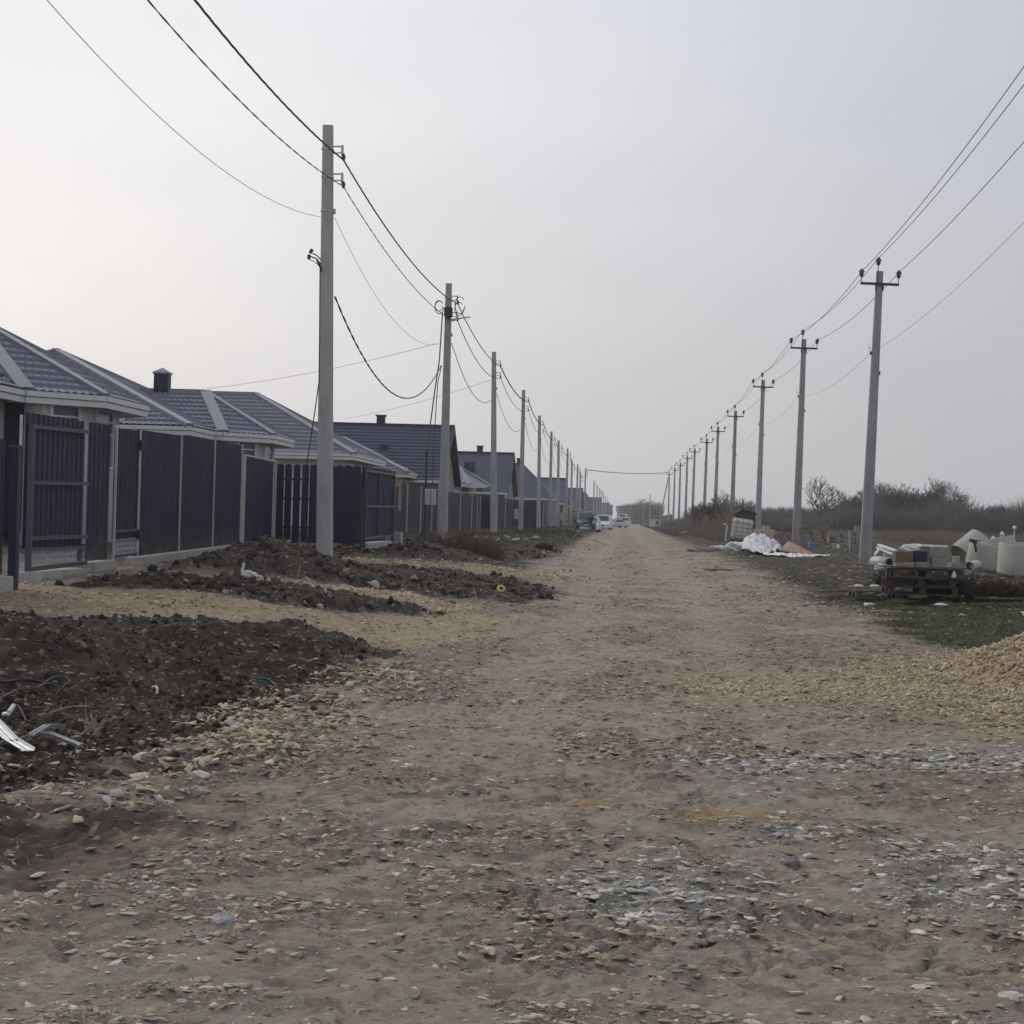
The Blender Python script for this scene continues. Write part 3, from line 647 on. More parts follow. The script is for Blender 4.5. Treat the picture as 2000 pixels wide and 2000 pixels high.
# ================================================================== POLES
def taper_box(mb, z0, z1, w0, d0, w1, d1, ch=.02):
    def ring(w_, d_, z):
        a, b = w_ / 2, d_ / 2
        return [(-a + ch, -b, z), (a - ch, -b, z), (a, -b + ch, z), (a, b - ch, z), (a - ch, b, z), (-a + ch, b, z), (-a, b - ch, z), (-a, -b + ch, z)]
    vs = ring(w0, d0, z0) + ring(w1, d1, z1)
    return mb.add(vs, [(i, (i + 1) % 8, 8 + (i + 1) % 8, 8 + i) for i in range(8)] + [tuple(range(8))[::-1], tuple(range(8, 16))])
HL = 7.62
def left_pole_proto(H=HL):
    r = thing('utility_pole', '', 'utility pole', (0, 0, 0), 'low voltage poles along the fences')
    taper_box(MB(), -.8, H, .285, .26, .172, .16).build('shaft', CONC, r, local=True)
    for z, nm in ((H - .42, 'cable_bracket'), (H - .90, 'cable_bracket')):
        b = MB(); b.bar((.08, -.03, z + .05), (.27, -.03, z + .05), .025); b.bar((.08, -.03, z - .07), (.25, -.03, z - .06), .02); b.bar((.26, -.03, z + .07), (.26, -.03, z - .12), .04)
        b.box((0, 0, z), (.20, .19, .025))
        o = b.build(nm, GALV, r, local=True)
        MB().tube([(.27, -.03, z - .08), (.285, -.03, z - .14), (.28, -.03, z - .2)], [.03, .035, .02], 6).build('clamp', CERAM, o, local=True)
    b = MB(); b.box((0, 0, H - 1.5), (.21, .20, .02)); b.box((.12, 0, H - 1.5), (.05, .05, .09)); b.build('band_clamp', GALV, r, local=True)
    return r
lproto = left_pole_proto()
Lq = [(1, 612, 1055, 619, 237, 33.2), (2, 835, 1022, 847, 535, 55.8), (3, 931, 1010, 932, 664, 78.5), (4, 982, 1002, 988, 736, 101), (5, 1016, 998, 1018, 784, 122), (6, 1037, 996, 1040.5, 814, 142),
      (7, 1052, 996, 1054, 831, 158), (8, 1068, 994, 1071, 846, 182), (9, 1077, 994, 1079, 868, 199), (10, 1087, 994, 1090, 876, 223), (11, 1093, 994, 1095, 891, 238), (12, 1102, 990, 1105, 883, 267)]
far_left = [(1120, 337), (1126, 375), (1131, 415), (1134.5, 445), (1138, 490), (1142, 545), (1146, 610), (1149.5, 690), (1152.5, 780)]
ordl = ['nearest to the camera, standing in front of the picket fence', 'second along the fence, beside the meter box and coiled cables', 'third along the fence, right of the dead brown weeds', 'fourth along the fence, just left of the dark jutting gate', 'fifth along the fence, just right of the dark jutting gate', 'sixth along the fence, before the grass strip ends', 'seventh along the fence, left of the tyre on the verge', 'eighth along the fence, with a small side bracket', 'ninth along the fence, close before the parked cars', 'tenth along the fence, behind the tan shirted person', 'eleventh along the fence, beside the dark blue car', 'slim whitish pole behind the cars carrying the cable across the road']
LP = []
for i, (k, bx, by, tx, ty, Y) in enumerate(Lq):
    b = at(bx, by, Y); t = at(tx, ty, Y); d = t - b
    o = lproto if i == 0 else copy_tree(lproto)
    o.location = t - d.normalized() * HL; o.rotation_euler = (0, math.atan2(d.x, d.z), 0)
    o['label'] = ('concrete utility pole, ' if i < 11 else '') + ordl[i] + (' of poles' if i == 11 else ''); LP.append((t, d.normalized()))
    if i == 11: o['label'] = ordl[i]
for i, (x, Y) in enumerate(far_left):
    o = copy_tree(lproto); X = xat(x, Y); o.location = (X, Y, .9); o['label'] = 'small distant concrete pole in the thin row beyond the parked cars, ' + ['nearest of that row', 'second in that row', 'third in that row', 'fourth in that row', 'fifth in that row', 'sixth in that row', 'seventh in that row', 'next to last', 'farthest of all'][i]
    o['group'] = 'distant left poles beyond the parked cars'
    LP.append((Vector((X, Y, .9 + HL)), Vector((0, 0, 1))))
for o in []: pass
HR = 9.0
def insulator(mb, p, s=1.0):
    mb.lathe([(0, 0), (.05 * s, 0), (.05 * s, .04 * s), (.085 * s, .05 * s), (.05 * s, .07 * s), (.085 * s, .10 * s), (.055 * s, .12 * s), (.10 * s, .15 * s), (.07 * s, .19 * s), (.045 * s, .20 * s), (.05 * s, .235 * s), (0, .245 * s)], p, 10)
def right_pole_proto(H=HR):
    r = thing('utility_pole', '', 'utility pole', (0, 0, 0), 'medium voltage poles on the right of the road')
    taper_box(MB(), -.8, H, .36, .30, .20, .18, .03).build('shaft', CONC, r, local=True)
    b = MB(); b.box((0, -.12, H - .40), (1.16, .07, .075)); b.bar((-.12, -.12, H - .42), (-.10, -.06, H - .62), .03); b.bar((.12, -.12, H - .42), (.10, -.06, H - .62), .03)
    b.box((0, -.0, H - .40), (.235, .215, .03)); b.build('crossarm', STEELD, r, local=True)
    for x, z0, top in ((-.56, H - .37, H - .20), (.56, H - .37, H - .20), (-.07, H - .37, H + .17)):
        b = MB(); b.tube([(x, -.12, z0), (x, -.12, top + .02)], .014, 5); p = b.build('pin', STEELD, r, local=True)
        c = MB(); insulator(c, (x, -.12, top)); c.build('insulator', CERAM, p, local=True)
    b = MB(); b.box((-.15, -.02, H - 2.5), (.06, .05, .10)); b.bar((-.17, 0, H - 2.45), (-.22, 0, H - 2.25), .015); b.box((.15, 0, H - 3.1), (.04, .04, .12)); b.build('side_clamp', STEELD, r, local=True)
    return r
rproto = right_pole_proto()
Rq = [(1632, 1062, 1660, 512, 59), (1502, 1018, 1517, 640, 84), (1430, 990, 1440, 717, 108.7), (1381, 975, 1388, 775, 135.6), (1349, 972, 1355, 805, 161.8), (1328, 980, 1334, 827, 186), (1306, 980, 1311, 846, 214), (1293, 980, 1297, 859, 239), (1280.5, 985, 1284, 872.5, 268.6), (1270, 985, 1273.5, 882, 298), (1261, 985, 1262.8, 891, 335)]
ordr = ['right row pole nearest to the camera, left of the wooden pallets', 'right row pole rising between the cardboard sheet and stacked pallets', 'right row pole rising behind the stacked pale blocks', 'right row pole beside the caged white water tank', 'right row pole fifth from the camera, left of the small bare trees', 'right row pole sixth from the camera, in the brown thicket', 'right row pole seventh from the camera, over the low thicket', 'right row pole eighth from the camera, thin and grey', 'right row pole ninth from the camera, thin and grey', 'right row pole tenth from the camera, beside the braced pole', 'braced pole at the end of the right row carrying the cable across']
RP = []
for i, (bx, by, tx, ty, Y) in enumerate(Rq):
    b = at(bx, by, Y); t = at(tx, ty, Y); d = t - b
    o = rproto if i == 0 else copy_tree(rproto)
    o.location = t - d.normalized() * HR; o.rotation_euler = (0, math.atan2(d.x, d.z), 0); o['label'] = ordr[i]
    RP.append((t, d.normalized()))
    if i == 10:
        s = MB(); s.bar((-.15, 0, HR - .9), (-1.75, .3, -.6), .2, .18); s.build('brace', CONC, o, local=True)
for i, (x, Y) in enumerate([(1226, 460), (1214, 560), (1206, 700)]):
    o = copy_tree(lproto); X = xat(x, Y); o.location = (X, Y, .5); o['label'] = ['small distant concrete pole left of the pale shed', 'middle one of three distant poles before the far dark fence', 'leftmost small pole before the far dark fence at the road end'][i]; o['group'] = 'distant poles before the far dark fence'
# off-frame neighbours that carry the near spans
ol = copy_tree(lproto); ol.location = (-5.25, 10.4, .12); ol['label'] = 'concrete pole beside the camera carrying the near left cables'
orr = copy_tree(rproto); orr.location = (7.6, 33.5, .95); orr['label'] = 'concrete pole right of the view carrying the near right wires'
def ltop(i, dz, dx=.28): t, d = LP[i]; return Vector((t.x + dx - d.x * dz, t.y - .03, t.z - dz))
# ------------------------------------------------------------------ cables
def span(a, b, sag, n=24):
    a = Vector(a); b = Vector(b)
    return [a.lerp(b, i / n) - Vector((0, 0, 4 * sag * (i / n) * (1 - i / n))) for i in range(n + 1)]
def cable(name, label, pts, r, m, cat='cable', n=5, strands=0, pitch=.5, group=None):
    mb = MB()
    if strands:
        # resample
        P = [pts[0]]
        for a, b in zip(pts[:-1], pts[1:]):
            k = max(1, int((b - a).length / (pitch / 8)))
            P += [a.lerp(b, j / k) for j in range(1, k + 1)]
        for s in range(strands):
            q = []
            for i, p in enumerate(P):
                an = 2 * math.pi * (i / 8 + s / strands)
                q.append(p + Vector((math.cos(an), 0, math.sin(an))) * r * .75)
            mb.tube(q, r, n)
    else: mb.tube(pts, r, n)
    return mb.build(name, m, base=pts[0], label=label, category=cat, **({'group': group} if group else {}))
def tagfix(): pass
_tagp = tagp
def _mk(o, **t):
    m = {'category': 'cat'}; return _tagp(o, **{m.get(k, k): v for k, v in t.items()})
tagp = lambda o, *a, **t: _tagp(o, *a, **{{'category': 'cat'}.get(k, k): v for k, v in t.items()})
A0 = Vector((-4.97, 10.4, 7.75)); A1 = ltop(0, .60)
cable('overhead_cable', 'thick twisted black cable running over the tops of the left poles', span(A0, A1, .42) + span(A1, ltop(1, .60), .36)[1:] + span(ltop(1, .60), ltop(2, .60), .3)[1:], .0095, CABLE, strands=3, pitch=1.3)
pts = [ltop(2, .60)]
for i in range(2, 11): pts += span(ltop(i, .60), ltop(i + 1, .60), .34, 12)[1:]
cable('overhead_cable', 'twisted black cable on the far left poles from the third pole onward', pts, .026, CABLE)
B1 = ltop(0, 1.06)
pts = span(Vector((-4.97, 10.4, 7.15)), B1, .48)
pts += span(B1, ltop(1, 1.05, .1), .32)[1:]
cable('overhead_cable', 'second thinner black cable under the thick twisted one on the left', pts, .0062, CABLE, strands=2, pitch=1.1)
pts = [ltop(1, 1.08)]
for i in range(1, 11): pts += span(ltop(i, 1.08), ltop(i + 1, 1.06), .5, 12)[1:]
cable('overhead_cable', 'second black cable sagging between the far left poles', pts, .013, CABLE)
C1 = ltop(0, 1.62, .14)
cable('overhead_wire', 'thin wire sagging deeply between the two nearest left poles', span(C1, ltop(1, 1.74, -.15), .75), .0045, WIRE)
cable('overhead_wire', 'thin wire from the nearest left pole to the top left of view', span(Vector((-5.15, 10.4, 6.6)), C1, .85), .0042, WIRE)
pts = [ltop(1, 1.74, .12)]
for i in range(1, 8): pts += span(ltop(i, 1.7, .12), ltop(i + 1, 1.7, .12), .95, 12)[1:]
cable('overhead_wire', 'thin slack wire low between the far left poles', pts, .012, WIRE)
p0 = at(632, 560, 33.3); p2 = at(832, 690, 55.7)
cable('slack_cable', 'slack black cable hanging low from the nearest pole to the second pole', span(p0, p2, 1.33), .0105, CABLE, strands=2, pitch=1.2)
cable('service_wire', 'thin wire from the second left pole to the roof with the chimney', span(at(824, 648, 55.8), at(390, 733, 66), .15), .008, WIRE)
cable('service_wire', 'thin wire from the third left pole to the large gable roof', span(at(925, 717, 78.5), at(650, 790, 98), .15), .009, WIRE)
# cross road cable
q0 = at(1105, 886, 267); q1 = at(1262, 891.5, 335)
cable('overhead_cable', 'dark cable crossing high over the road between far poles', span(q0, q1, .35), .05, CABLE)
# right wires
for dx, dz, lab in ((-.56, .03, 'left wire on the insulators of the right pole row'), (.56, .03, 'right hand wire on the insulators of the right pole row'), (-.07, -.39, 'top middle wire on the insulators of the right pole row')):
    z0 = 10.15 if dz > 0 else 10.5
    P = [Vector((7.6 + dx, 33.5, z0))]
    tops = [t + Vector((dx, -.12, -dz)) for t, d in RP]
    P += span(P[0], tops[0], .22)[1:]
    for a, b in zip(tops[:-1], tops[1:]): P += span(a, b, .28, 12)[1:]
    cable('overhead_wire', lab, P, .0105, WIRE)
t = [a - d * 2.5 + Vector((-.16, 0, 0)) for a, d in RP]
P = span(Vector((7.45, 33.5, 7.7)), t[0], .3)
for a, b in zip(t[:4], t[1:5]): P += span(a, b, .35, 12)[1:]
cable('overhead_wire', 'faint single wire below the crossarms of the right pole row', P, .005, WIRE)
# pole furniture on the nearest pole
def near(px, py, Y): return at(px, py, Y)
b = MB(); c = [near(605, 498, 33.05), near(597, 488, 33.0), near(586, 484, 32.95)]
b.tube(c, .012, 6); b.tube([near(605, 490, 33), near(598, 482, 33), near(590, 478, 33)], .012, 6); b.tube([near(606, 508, 33), near(598, 497, 33), near(590, 492, 33), near(582, 489, 33)], .007, 5)
b.tube([near(607, 512, 33), near(603, 500, 33), near(598, 490, 33)], .02, 6)
r0 = thing('cable_terminal', 'black cable terminal sticking out left of the nearest pole', 'cable terminal', near(606, 505, 33)); b.build('arm', STEELD, r0)
for p, q in (((584, 487), (582, 482)), ((584, 476), (590, 472))):
    MB().box(near((p[0] + q[0]) / 2, (p[1] + q[1]) / 2, 33), (.055, .06, .085), Euler((0, .5 if p[1] < 480 else .1, 0)), .01).build('connector', CERAM, r0)
P = [near(604, 500, 33.0), near(603.5, 560, 33.0), near(603, 640, 32.98), near(602, 720, 32.98), near(595, 770, 32.95), near(583, 850, 32.9), near(573, 900, 32.9), near(570, 940, 32.9), near(574, 985, 32.85), near(580, 1015, 32.8), near(582, 1048, 32.6), near(574, 1058, 32.4)]
PP = []
for a, b_ in zip(P[:-1], P[1:]): PP += [a.lerp(b_, i / 4) for i in range(4)]
cable('hanging_cable', 'black cable hanging loose down the left side of the nearest pole', PP + [P[-1]], .011, CABLE)
# loops and boxes on second pole
r0 = thing('cable_coil', 'loops of spare cable tied near the top of the second pole', 'cable coil', near(846, 580, 55.6))
for cx, cy, rx, ry in ((828, 577, 7.5, 10), (829, 580, 8.5, 12), (868, 576, 9.5, 16), (866, 583, 8, 13)):
    MB().tube([near(cx + rx * math.cos(a), cy + ry * math.sin(a), 55.55) for a in [i * .35 for i in range(17)]], .012, 5, cap=False).build('cable_loop', CABLE, r0)
b = MB(); b.box(near(846, 589, 55.6), (.24, .2, .3), None, .03); b.build('junction', STEELD, r0)
b = MB(); b.bar(near(850, 603, 55.6), near(887, 598, 55.4), .035); b.bar(near(850, 606, 55.6), near(866, 602, 55.5), .04); b.build('bracket_arm', GALV, r0)
for lab, xs, r_ in (('pair of black cables running down from the second pole to the meter box', [(835, 590), (829, 680), (820, 740), (812, 800), (806, 850)], .02), ('thin black cable beside the second pole dropping behind the fence', [(833, 690), (826, 720), (822, 780), (818, 840), (816, 912)], .014)):
    P = [near(x, y, 55.6 - .5 * i) for i, (x, y) in enumerate(xs)]
    PP = []
    for a, b_ in zip(P[:-1], P[1:]): PP += [a.lerp(b_, i / 4) for i in range(4)]
    cable('down_cable', lab, PP + [P[-1]], r_, CABLE)
# meter post
def meter_post(px, pyb, pyt, Y, box, label, boxw=.34, boxh=.52):
    b0 = near(px, pyb, Y); r = thing('meter_post', label, 'meter post', b0)
    MB().tube([b0 - Vector((0, 0, .3)), near(px + 3, (pyb + pyt) / 2, Y), near(px + 5, pyt, Y)], .032, 8).build('post', STEELD, r)
    c = near(box[0], box[1], Y - .12); x = MB(); x.box(c, (boxw, .18, boxh), None, .015); o = x.build('meter_box', mat('box_grey', (.40, .41, .40), .5, .08, 3), r)
    MB().box(c + Vector((boxw * .03, -.095, 0)), (.012, .012, boxh * .96)).build('door_seam', STEELD, o)
    MB().box(c + Vector((boxw * .5, -.03, .08)), (.03, .05, .06)).build('latch', STEELD, o)
    k = MB()
    P = [near(px + 8, pyt + 120, Y - .1), near(px + 3, pyt + 140, Y - .3), near(px - 12, pyt + 165, Y - .5), near(px - 22, pyt + 180, Y - .6)]
    if pyb - pyt > 100: k.tube(P, .022, 6); k.tube([p + Vector((.06, 0, .02)) for p in P], .018, 6); k.build('feed_cable', CABLE, r)
    return r
meter_post(800, 1030, 850, 53, (812.5, 938), 'black meter post with grey box, left of the second pole', .30, .44)
meter_post(966, 1002, 918, 96, (973.5, 988 - 18), 'thin black meter post with small grey box, left of the fourth pole', .2, .5)
meter_post(1057, 1000, 950, 150, (1060, 975), 'distant black meter post with pale box before the seventh pole', .25, .6)

# ================================================================== FENCES
def corr_panel(a, b, z0a, z0b, z1a, z1b, pitch=.16, depth=.022, side=1):
    """trapezoid-corrugated sheet between plan points a and b"""
    a = Vector((a[0], a[1], 0)); b = Vector((b[0], b[1], 0)); Ln = (b - a).length; d = (b - a) / Ln; nrm_ = Vector((d.y, -d.x, 0)) * side
    n = max(1, round(Ln / pitch)); prof = [(0, 0), (.28, 0), (.40, 1), (.62, 1), (.74, 0)]
    us = []
    for i in range(n):
        for f, h in prof: us.append(((i + f) / n, h * depth))
    us.append((1, 0))
    vs = []; 
    for u, h in us:
        p = a + d * (u * Ln) + nrm_ * h
        vs.append((p.x, p.y, z0a + (z0b - z0a) * u)); vs.append((p.x, p.y, z1a + (z1b - z1a) * u))
    k = len(us); bk = [(v[0] - nrm_.x * .004, v[1] - nrm_.y * .004, v[2]) for v in vs]
    f = [(2 * i, 2 * i + 2, 2 * i + 3, 2 * i + 1) for i in range(k - 1)] + [(2 * k + 2 * i, 2 * k + 2 * i + 1, 2 * k + 2 * i + 3, 2 * k + 2 * i + 2) for i in range(k - 1)]
    f += [(2 * i + 1, 2 * i + 3, 2 * k + 2 * i + 3, 2 * k + 2 * i + 1) for i in range(k - 1)]
    return vs + bk, f
def fence_run(name, label, pts, post_ys, panel_mat, post_mat=None, pitch=.16, base=True, group=None, postw=.028, top_extra=0, hbase=.22):
    """pts: list of (X, Y, z_bottom, z_top) corners"""
    post_mat = post_mat or WHITEP
    r = thing(name, label, 'fence', (pts[0][0], pts[0][1], pts[0][2]), group)
    for (xa, ya, za, ta), (xb, yb, zb, tb) in zip(pts[:-1], pts[1:]):
        mb = MB(); v, f = corr_panel((xa, ya), (xb, yb), za, zb, ta, tb, pitch); mb.add(v, f); mb.build('panel', panel_mat, r)
    def interp(y):
        for A, B in zip(pts[:-1], pts[1:]):
            if A[1] <= y <= B[1] or B[1] <= y <= A[1]:
                t_ = (y - A[1]) / (B[1] - A[1]) if B[1] != A[1] else 0; return [A[i] + (B[i] - A[i]) * t_ for i in range(4)]
        return list(pts[-1])
    for y in post_ys:
        x, yy, zb, zt = interp(y); MB().box((x + .035 + postw / 2, yy, (zb + zt) / 2 - .01), (postw, postw, zt - zb + .02)).build('post', post_mat, r)
    if base:
        for (xa, ya, za, ta), (xb, yb, zb, tb) in zip(pts[:-1], pts[1:]):
            mb = MB(); n = max(2, int(abs(yb - ya) / .3)); rnd_ = random.Random(int(ya * 10))
            vs = []; 
            for i in range(n + 1):
                u = i / n; x = xa + (xb - xa) * u; y = ya + (yb - ya) * u; zt_ = za + (zb - za) * u - .012 + rnd_.uniform(-.012, .004)
                for ox, oz in ((.16, -hbase - .25), (.15, 0), (-.14, 0), (-.14, -hbase - .25)):
                    vs.append((x + ox + rnd_.uniform(-.006, .006), y, (zt_ if oz == 0 else za + (zb - za) * u + oz)))
            f = [(4 * i + j, 4 * i + (j + 1) % 4, 4 * i + 4 + (j + 1) % 4, 4 * i + 4 + j) for i in range(n) for j in range(4)] + [(0, 1, 2, 3), (4 * n, 4 * n + 3, 4 * n + 2, 4 * n + 1)]
            mb.add(vs, f); mb.build('concrete_base', CONC2, r)
    return r
XF = -7.68
# near section: posts at measured depths
yA, yB, yC, yD, yE = 28.4, 29.8, 32.75, 35.65, 38.6
zb = lambda y: float(np.interp(y, [20, 25.3, 28.4, 38.6, 60, 100, 400], [.58, .68, .76, .88, .86, .83, 1.0]))
zt = lambda y: zb(y) + 2.0
F1 = fence_run('metal_fence', 'tall anthracite corrugated fence with zinc posts on a raised concrete footing', [(XF, yB, zb(yB), zt(yB)), (XF - .03, yC, zb(yC), zt(yC)), (XF - .07, yD, zb(yD), zt(yD)), (XF - .14, yE, zb(yE), zt(yE))], [yB + .02, yC, yD, yE - .03], SHEETF, pitch=.165, hbase=.3)
# ragged footing end
# wicket between A and B
r = thing('wicket_gate', 'narrow corrugated wicket gate with a mesh foot between two zinc posts', 'gate', (XF, yA, zb(yA)))
MB().add(*corr_panel((XF, yA + .06), (XF, yB - .04), zb(yA) + .30, zb(yB) + .30, zt(yA) - .02, zt(yB) - .02, .16)).build('panel', SHEET, r)
MB().box((XF + .05, yA, zb(yA) + 1.0), (.035, .035, 2.04)).build('post', WHITEP, r)
b = MB(); b.bar((XF + .05, yA + .06, zb(yA) + .42), (XF + .05, yB - .05, zb(yB) + .42), .04); b.bar((XF + .05, yA + .06, zb(yA) + .05), (XF + .05, yB - .05, zb(yB) + .05), .04); b.build('frame', FRAMED, r)
b = MB()
for i in range(15):
    y = yA + .08 + i * .085; b.bar((XF + .05, y, zb(y) + .06), (XF + .05, y + .12, zb(y) + .30), .008); b.bar((XF + .05, y + .12, zb(y) + .06), (XF + .05, y, zb(y) + .30), .008)
b.build('mesh', GALV, r)
for z in (zb(yB) + .35, zb(yB) + 1.75): MB().box((XF + .075, yB - .03, z), (.05, .06, .16)).build('hinge', STEELD, r)
# fixed panel and big leaf
fence_run('metal_fence', 'short corrugated panel between the big gate leaf and wicket gate', [(XF - .10, 27.42, .75, 2.77), (XF - .04, yA - .02, .76, 2.77)], [], SHEETF, pitch=.2, hbase=.3)
r = thing('sliding_gate', 'large framed corrugated gate leaf with cross rails and a mesh foot', 'gate', (XF - .1, 25.2, .5))
y0, y1 = 24.95, 27.36; x0, x1 = XF - .25, XF - .16
MB().add(*corr_panel((x0, y0), (x1, y1 + .03), .96, .96, 2.77, 2.77, .2)).build('panel', SHEET, r)
b = MB()
for y, wv in ((y0 + .02, .07), (y1, .05)): b.bar((x0 + .08, y, .66 + (y - y0) * .02), (x0 + .08, y, 2.62 + (y - y0) * .01), wv)
b.bar((x0 + .08, y0, 2.58), (x1 + .08, y1, 2.62), .05)
b.bar((x0 + .08, y0, 1.84), (x1 + .08, y1, 1.87), .05); b.bar((x0 + .08, y0, 1.10), (x1 + .08, y1, 1.11), .055); b.bar((x0 + .08, y0, .955), (x1 + .08, y1, .955), .04); b.bar((x0 + .08, y0, .69), (x1 + .08, y1, .73), .06)
b.build('frame', FRAMED, r)
b = MB()
for i in range(28):
    y = y0 + .05 + i * .078; b.bar((x0 + .08, y, .72), (x0 + .08, y + .1, .93), .007); b.bar((x0 + .08, y + .1, .72), (x0 + .08, y, .93), .007)
b.build('mesh', GALV, r)
MB().box((XF - .18, 26.15, .42), (.34, 2.5, .46)).build('concrete_sill', CONC2, r)
r = thing('gate_pillar', 'dark anthracite gate pillar at the left edge of the big gate leaf', 'gate pillar', (-7.63, 24.0, .45))
MB().box((-7.72, 23.95, 1.32), (.10, .14, 1.9)).build('column', SHEET, r); MB().box((-7.72, 23.95, 2.285), (.13, .17, .03)).build('cap', FRAMED, r)
MB().box((-7.78, 24.3, 1.6), (.03, .03, 2.2)).build('support_post', WHITEP, r)
fence_run('metal_fence', 'corrugated fence panel cut off by the left edge of the picture', [(-7.84, 20.5, .60, 2.3), (-7.80, 23.75, .66, 2.36)], [21.5], SHEETF, pitch=.165, hbase=.3)
# lower panel with white top rail
r = fence_run('metal_fence', 'lower dark flat panel with a white rail, left of the picket fence', [(XF - .14, yE + .08, .80, 2.66), (XF - .12, 42.2, .78, 2.64)], [yE + .12, 42.12], SHEET, pitch=.3, base=False, postw=.06)
MB().bar((XF - .08, yE + .08, 2.68), (XF - .06, 42.2, 2.66), .05, .03).build('top_rail', WHITEP, r)
# picket fence: wide curved-top pickets facing the camera
def pickets(name, label, xa, xb, Y, z0, z1, wd, gaps, m, group=None):
    r = thing(name, label, 'fence', (xa, Y, z0), group); n = round((xb - xa) / wd); st = (xb - xa) / n
    for i in range(n):
        cx = xa + st * (i + .5); wv = st * (.80 if i in gaps else .985) / 2
        prof = [(-wv, z0 + (.02 if i % 2 else 0))] + [(wv, z0 + (.02 if i % 2 else 0))] + [(wv, z1 - .06)] + [(wv * math.cos(a), z1 - .06 + .05 * math.sin(a)) for a in [math.pi * j / 8 for j in range(1, 8)]] + [(-wv, z1 - .06)]
        mb = MB(); mb.prism([(cx + x, Y, z) for x, z in prof], (0, .012, 0)); mb.bar((cx - wv * .3, Y - .006, z0 + .06), (cx - wv * .3, Y - .006, z1 - .1), .02, .012)
        mb.build('picket', m, r)
    for z in (z0 + .35, (z0 + z1) / 2 + .1, z1 - .35): MB().bar((xa, Y + .04, z), (xb, Y + .04, z), .05, .04).build('rail', FRAMED, r)
    return r
pk = pickets('picket_fence', 'dark picket fence with rounded tops facing the camera behind the nearest pole', -7.76, -5.85, 42.3, .86, 2.62, .182, (1, 2, 3), SHEET)
MB().box((-7.79, 42.28, 1.7), (.07, .07, 1.9)).build('corner_post', WHITEP, pk); MB().box((-6.8, 42.45, .72), (1.9, .12, .12)).build('bottom_beam', WOODD, pk)
MB().box((-5.82, 42.34, 1.3), (.05, .05, 1.6)).build('end_post', STEELD, pk)
# framed panel going back
r = fence_run('framed_panel', 'brownish framed fence panel on a concrete block right of the picket fence', [(-5.86, 42.6, 1.0, 2.6), (-5.86, 48, 1.0, 2.66)], [], SHEET, pitch=.25, base=False); r['category'] = 'fence panel'
b = MB()
for z in (1.0, 1.72, 2.52): b.bar((-5.80, 42.7, z), (-5.80, 48, z + .03), .05)
b.bar((-5.80, 42.7, .8), (-5.80, 42.7, 2.6), .06); b.bar((-5.80, 48, .8), (-5.80, 48, 2.65), .06); b.bar((-5.80, 45, 1.0), (-5.80, 45, 2.6), .04); b.build('frame', FRAMED, r)
MB().box((-5.86, 45.0, .70), (.3, 4.6, .38)).build('concrete_base', CONC2, r); MB().box((-5.80, 48.3, .80), (.4, .5, .62)).build('pillar_stub', CONC2, r)
b = MB(); b.box((-5.9, 48.9, 2.35), (.3, .35, .16)); b.box((-5.75, 48.9, 2.05), (.06, .1, .8)); b.box((-5.9, 48.9, 1.9), (.06, .1, .8)); b.box((-6.0, 48.6, 2.62), (1.0, .12, .06)); b.build('timber_bracket', WOODN, r)
fence_run('metal_fence', 'corrugated return fence behind the framed panel', [(-5.95, 49.3, .86, 2.6), (-7.7, 50, .86, 2.6)], [], SHEETL, base=False)
# middle runs
def ys(a, b, st): 
    o = []; y = a
    while y < b: o.append(y); y += st
    return o
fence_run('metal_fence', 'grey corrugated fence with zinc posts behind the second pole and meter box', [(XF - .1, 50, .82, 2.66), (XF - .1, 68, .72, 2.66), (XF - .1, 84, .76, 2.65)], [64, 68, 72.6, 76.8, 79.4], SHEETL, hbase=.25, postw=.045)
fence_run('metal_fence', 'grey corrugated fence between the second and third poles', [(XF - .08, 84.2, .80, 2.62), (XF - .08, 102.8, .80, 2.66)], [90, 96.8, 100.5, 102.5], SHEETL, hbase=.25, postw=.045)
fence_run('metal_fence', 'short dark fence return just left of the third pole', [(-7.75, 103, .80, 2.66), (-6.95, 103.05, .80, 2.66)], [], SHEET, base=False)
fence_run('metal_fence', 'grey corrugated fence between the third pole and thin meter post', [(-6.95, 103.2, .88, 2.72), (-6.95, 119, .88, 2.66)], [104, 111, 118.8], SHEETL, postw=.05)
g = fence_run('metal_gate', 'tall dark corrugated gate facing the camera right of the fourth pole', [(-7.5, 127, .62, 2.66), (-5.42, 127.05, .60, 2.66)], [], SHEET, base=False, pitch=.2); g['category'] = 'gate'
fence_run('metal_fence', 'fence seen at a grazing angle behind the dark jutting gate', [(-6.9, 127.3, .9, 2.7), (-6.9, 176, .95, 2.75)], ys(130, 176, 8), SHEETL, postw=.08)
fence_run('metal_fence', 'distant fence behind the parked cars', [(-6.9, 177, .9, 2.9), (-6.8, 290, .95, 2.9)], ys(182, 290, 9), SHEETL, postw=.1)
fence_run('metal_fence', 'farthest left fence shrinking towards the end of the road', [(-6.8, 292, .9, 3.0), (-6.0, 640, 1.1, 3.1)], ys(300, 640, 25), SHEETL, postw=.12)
fence_run('metal_fence', 'dark blue fence on the far right side of the road', [(8.6, 345, .7, 3.0), (9.6, 720, .9, 3.2)], ys(350, 720, 24), SHEET, postw=.15)

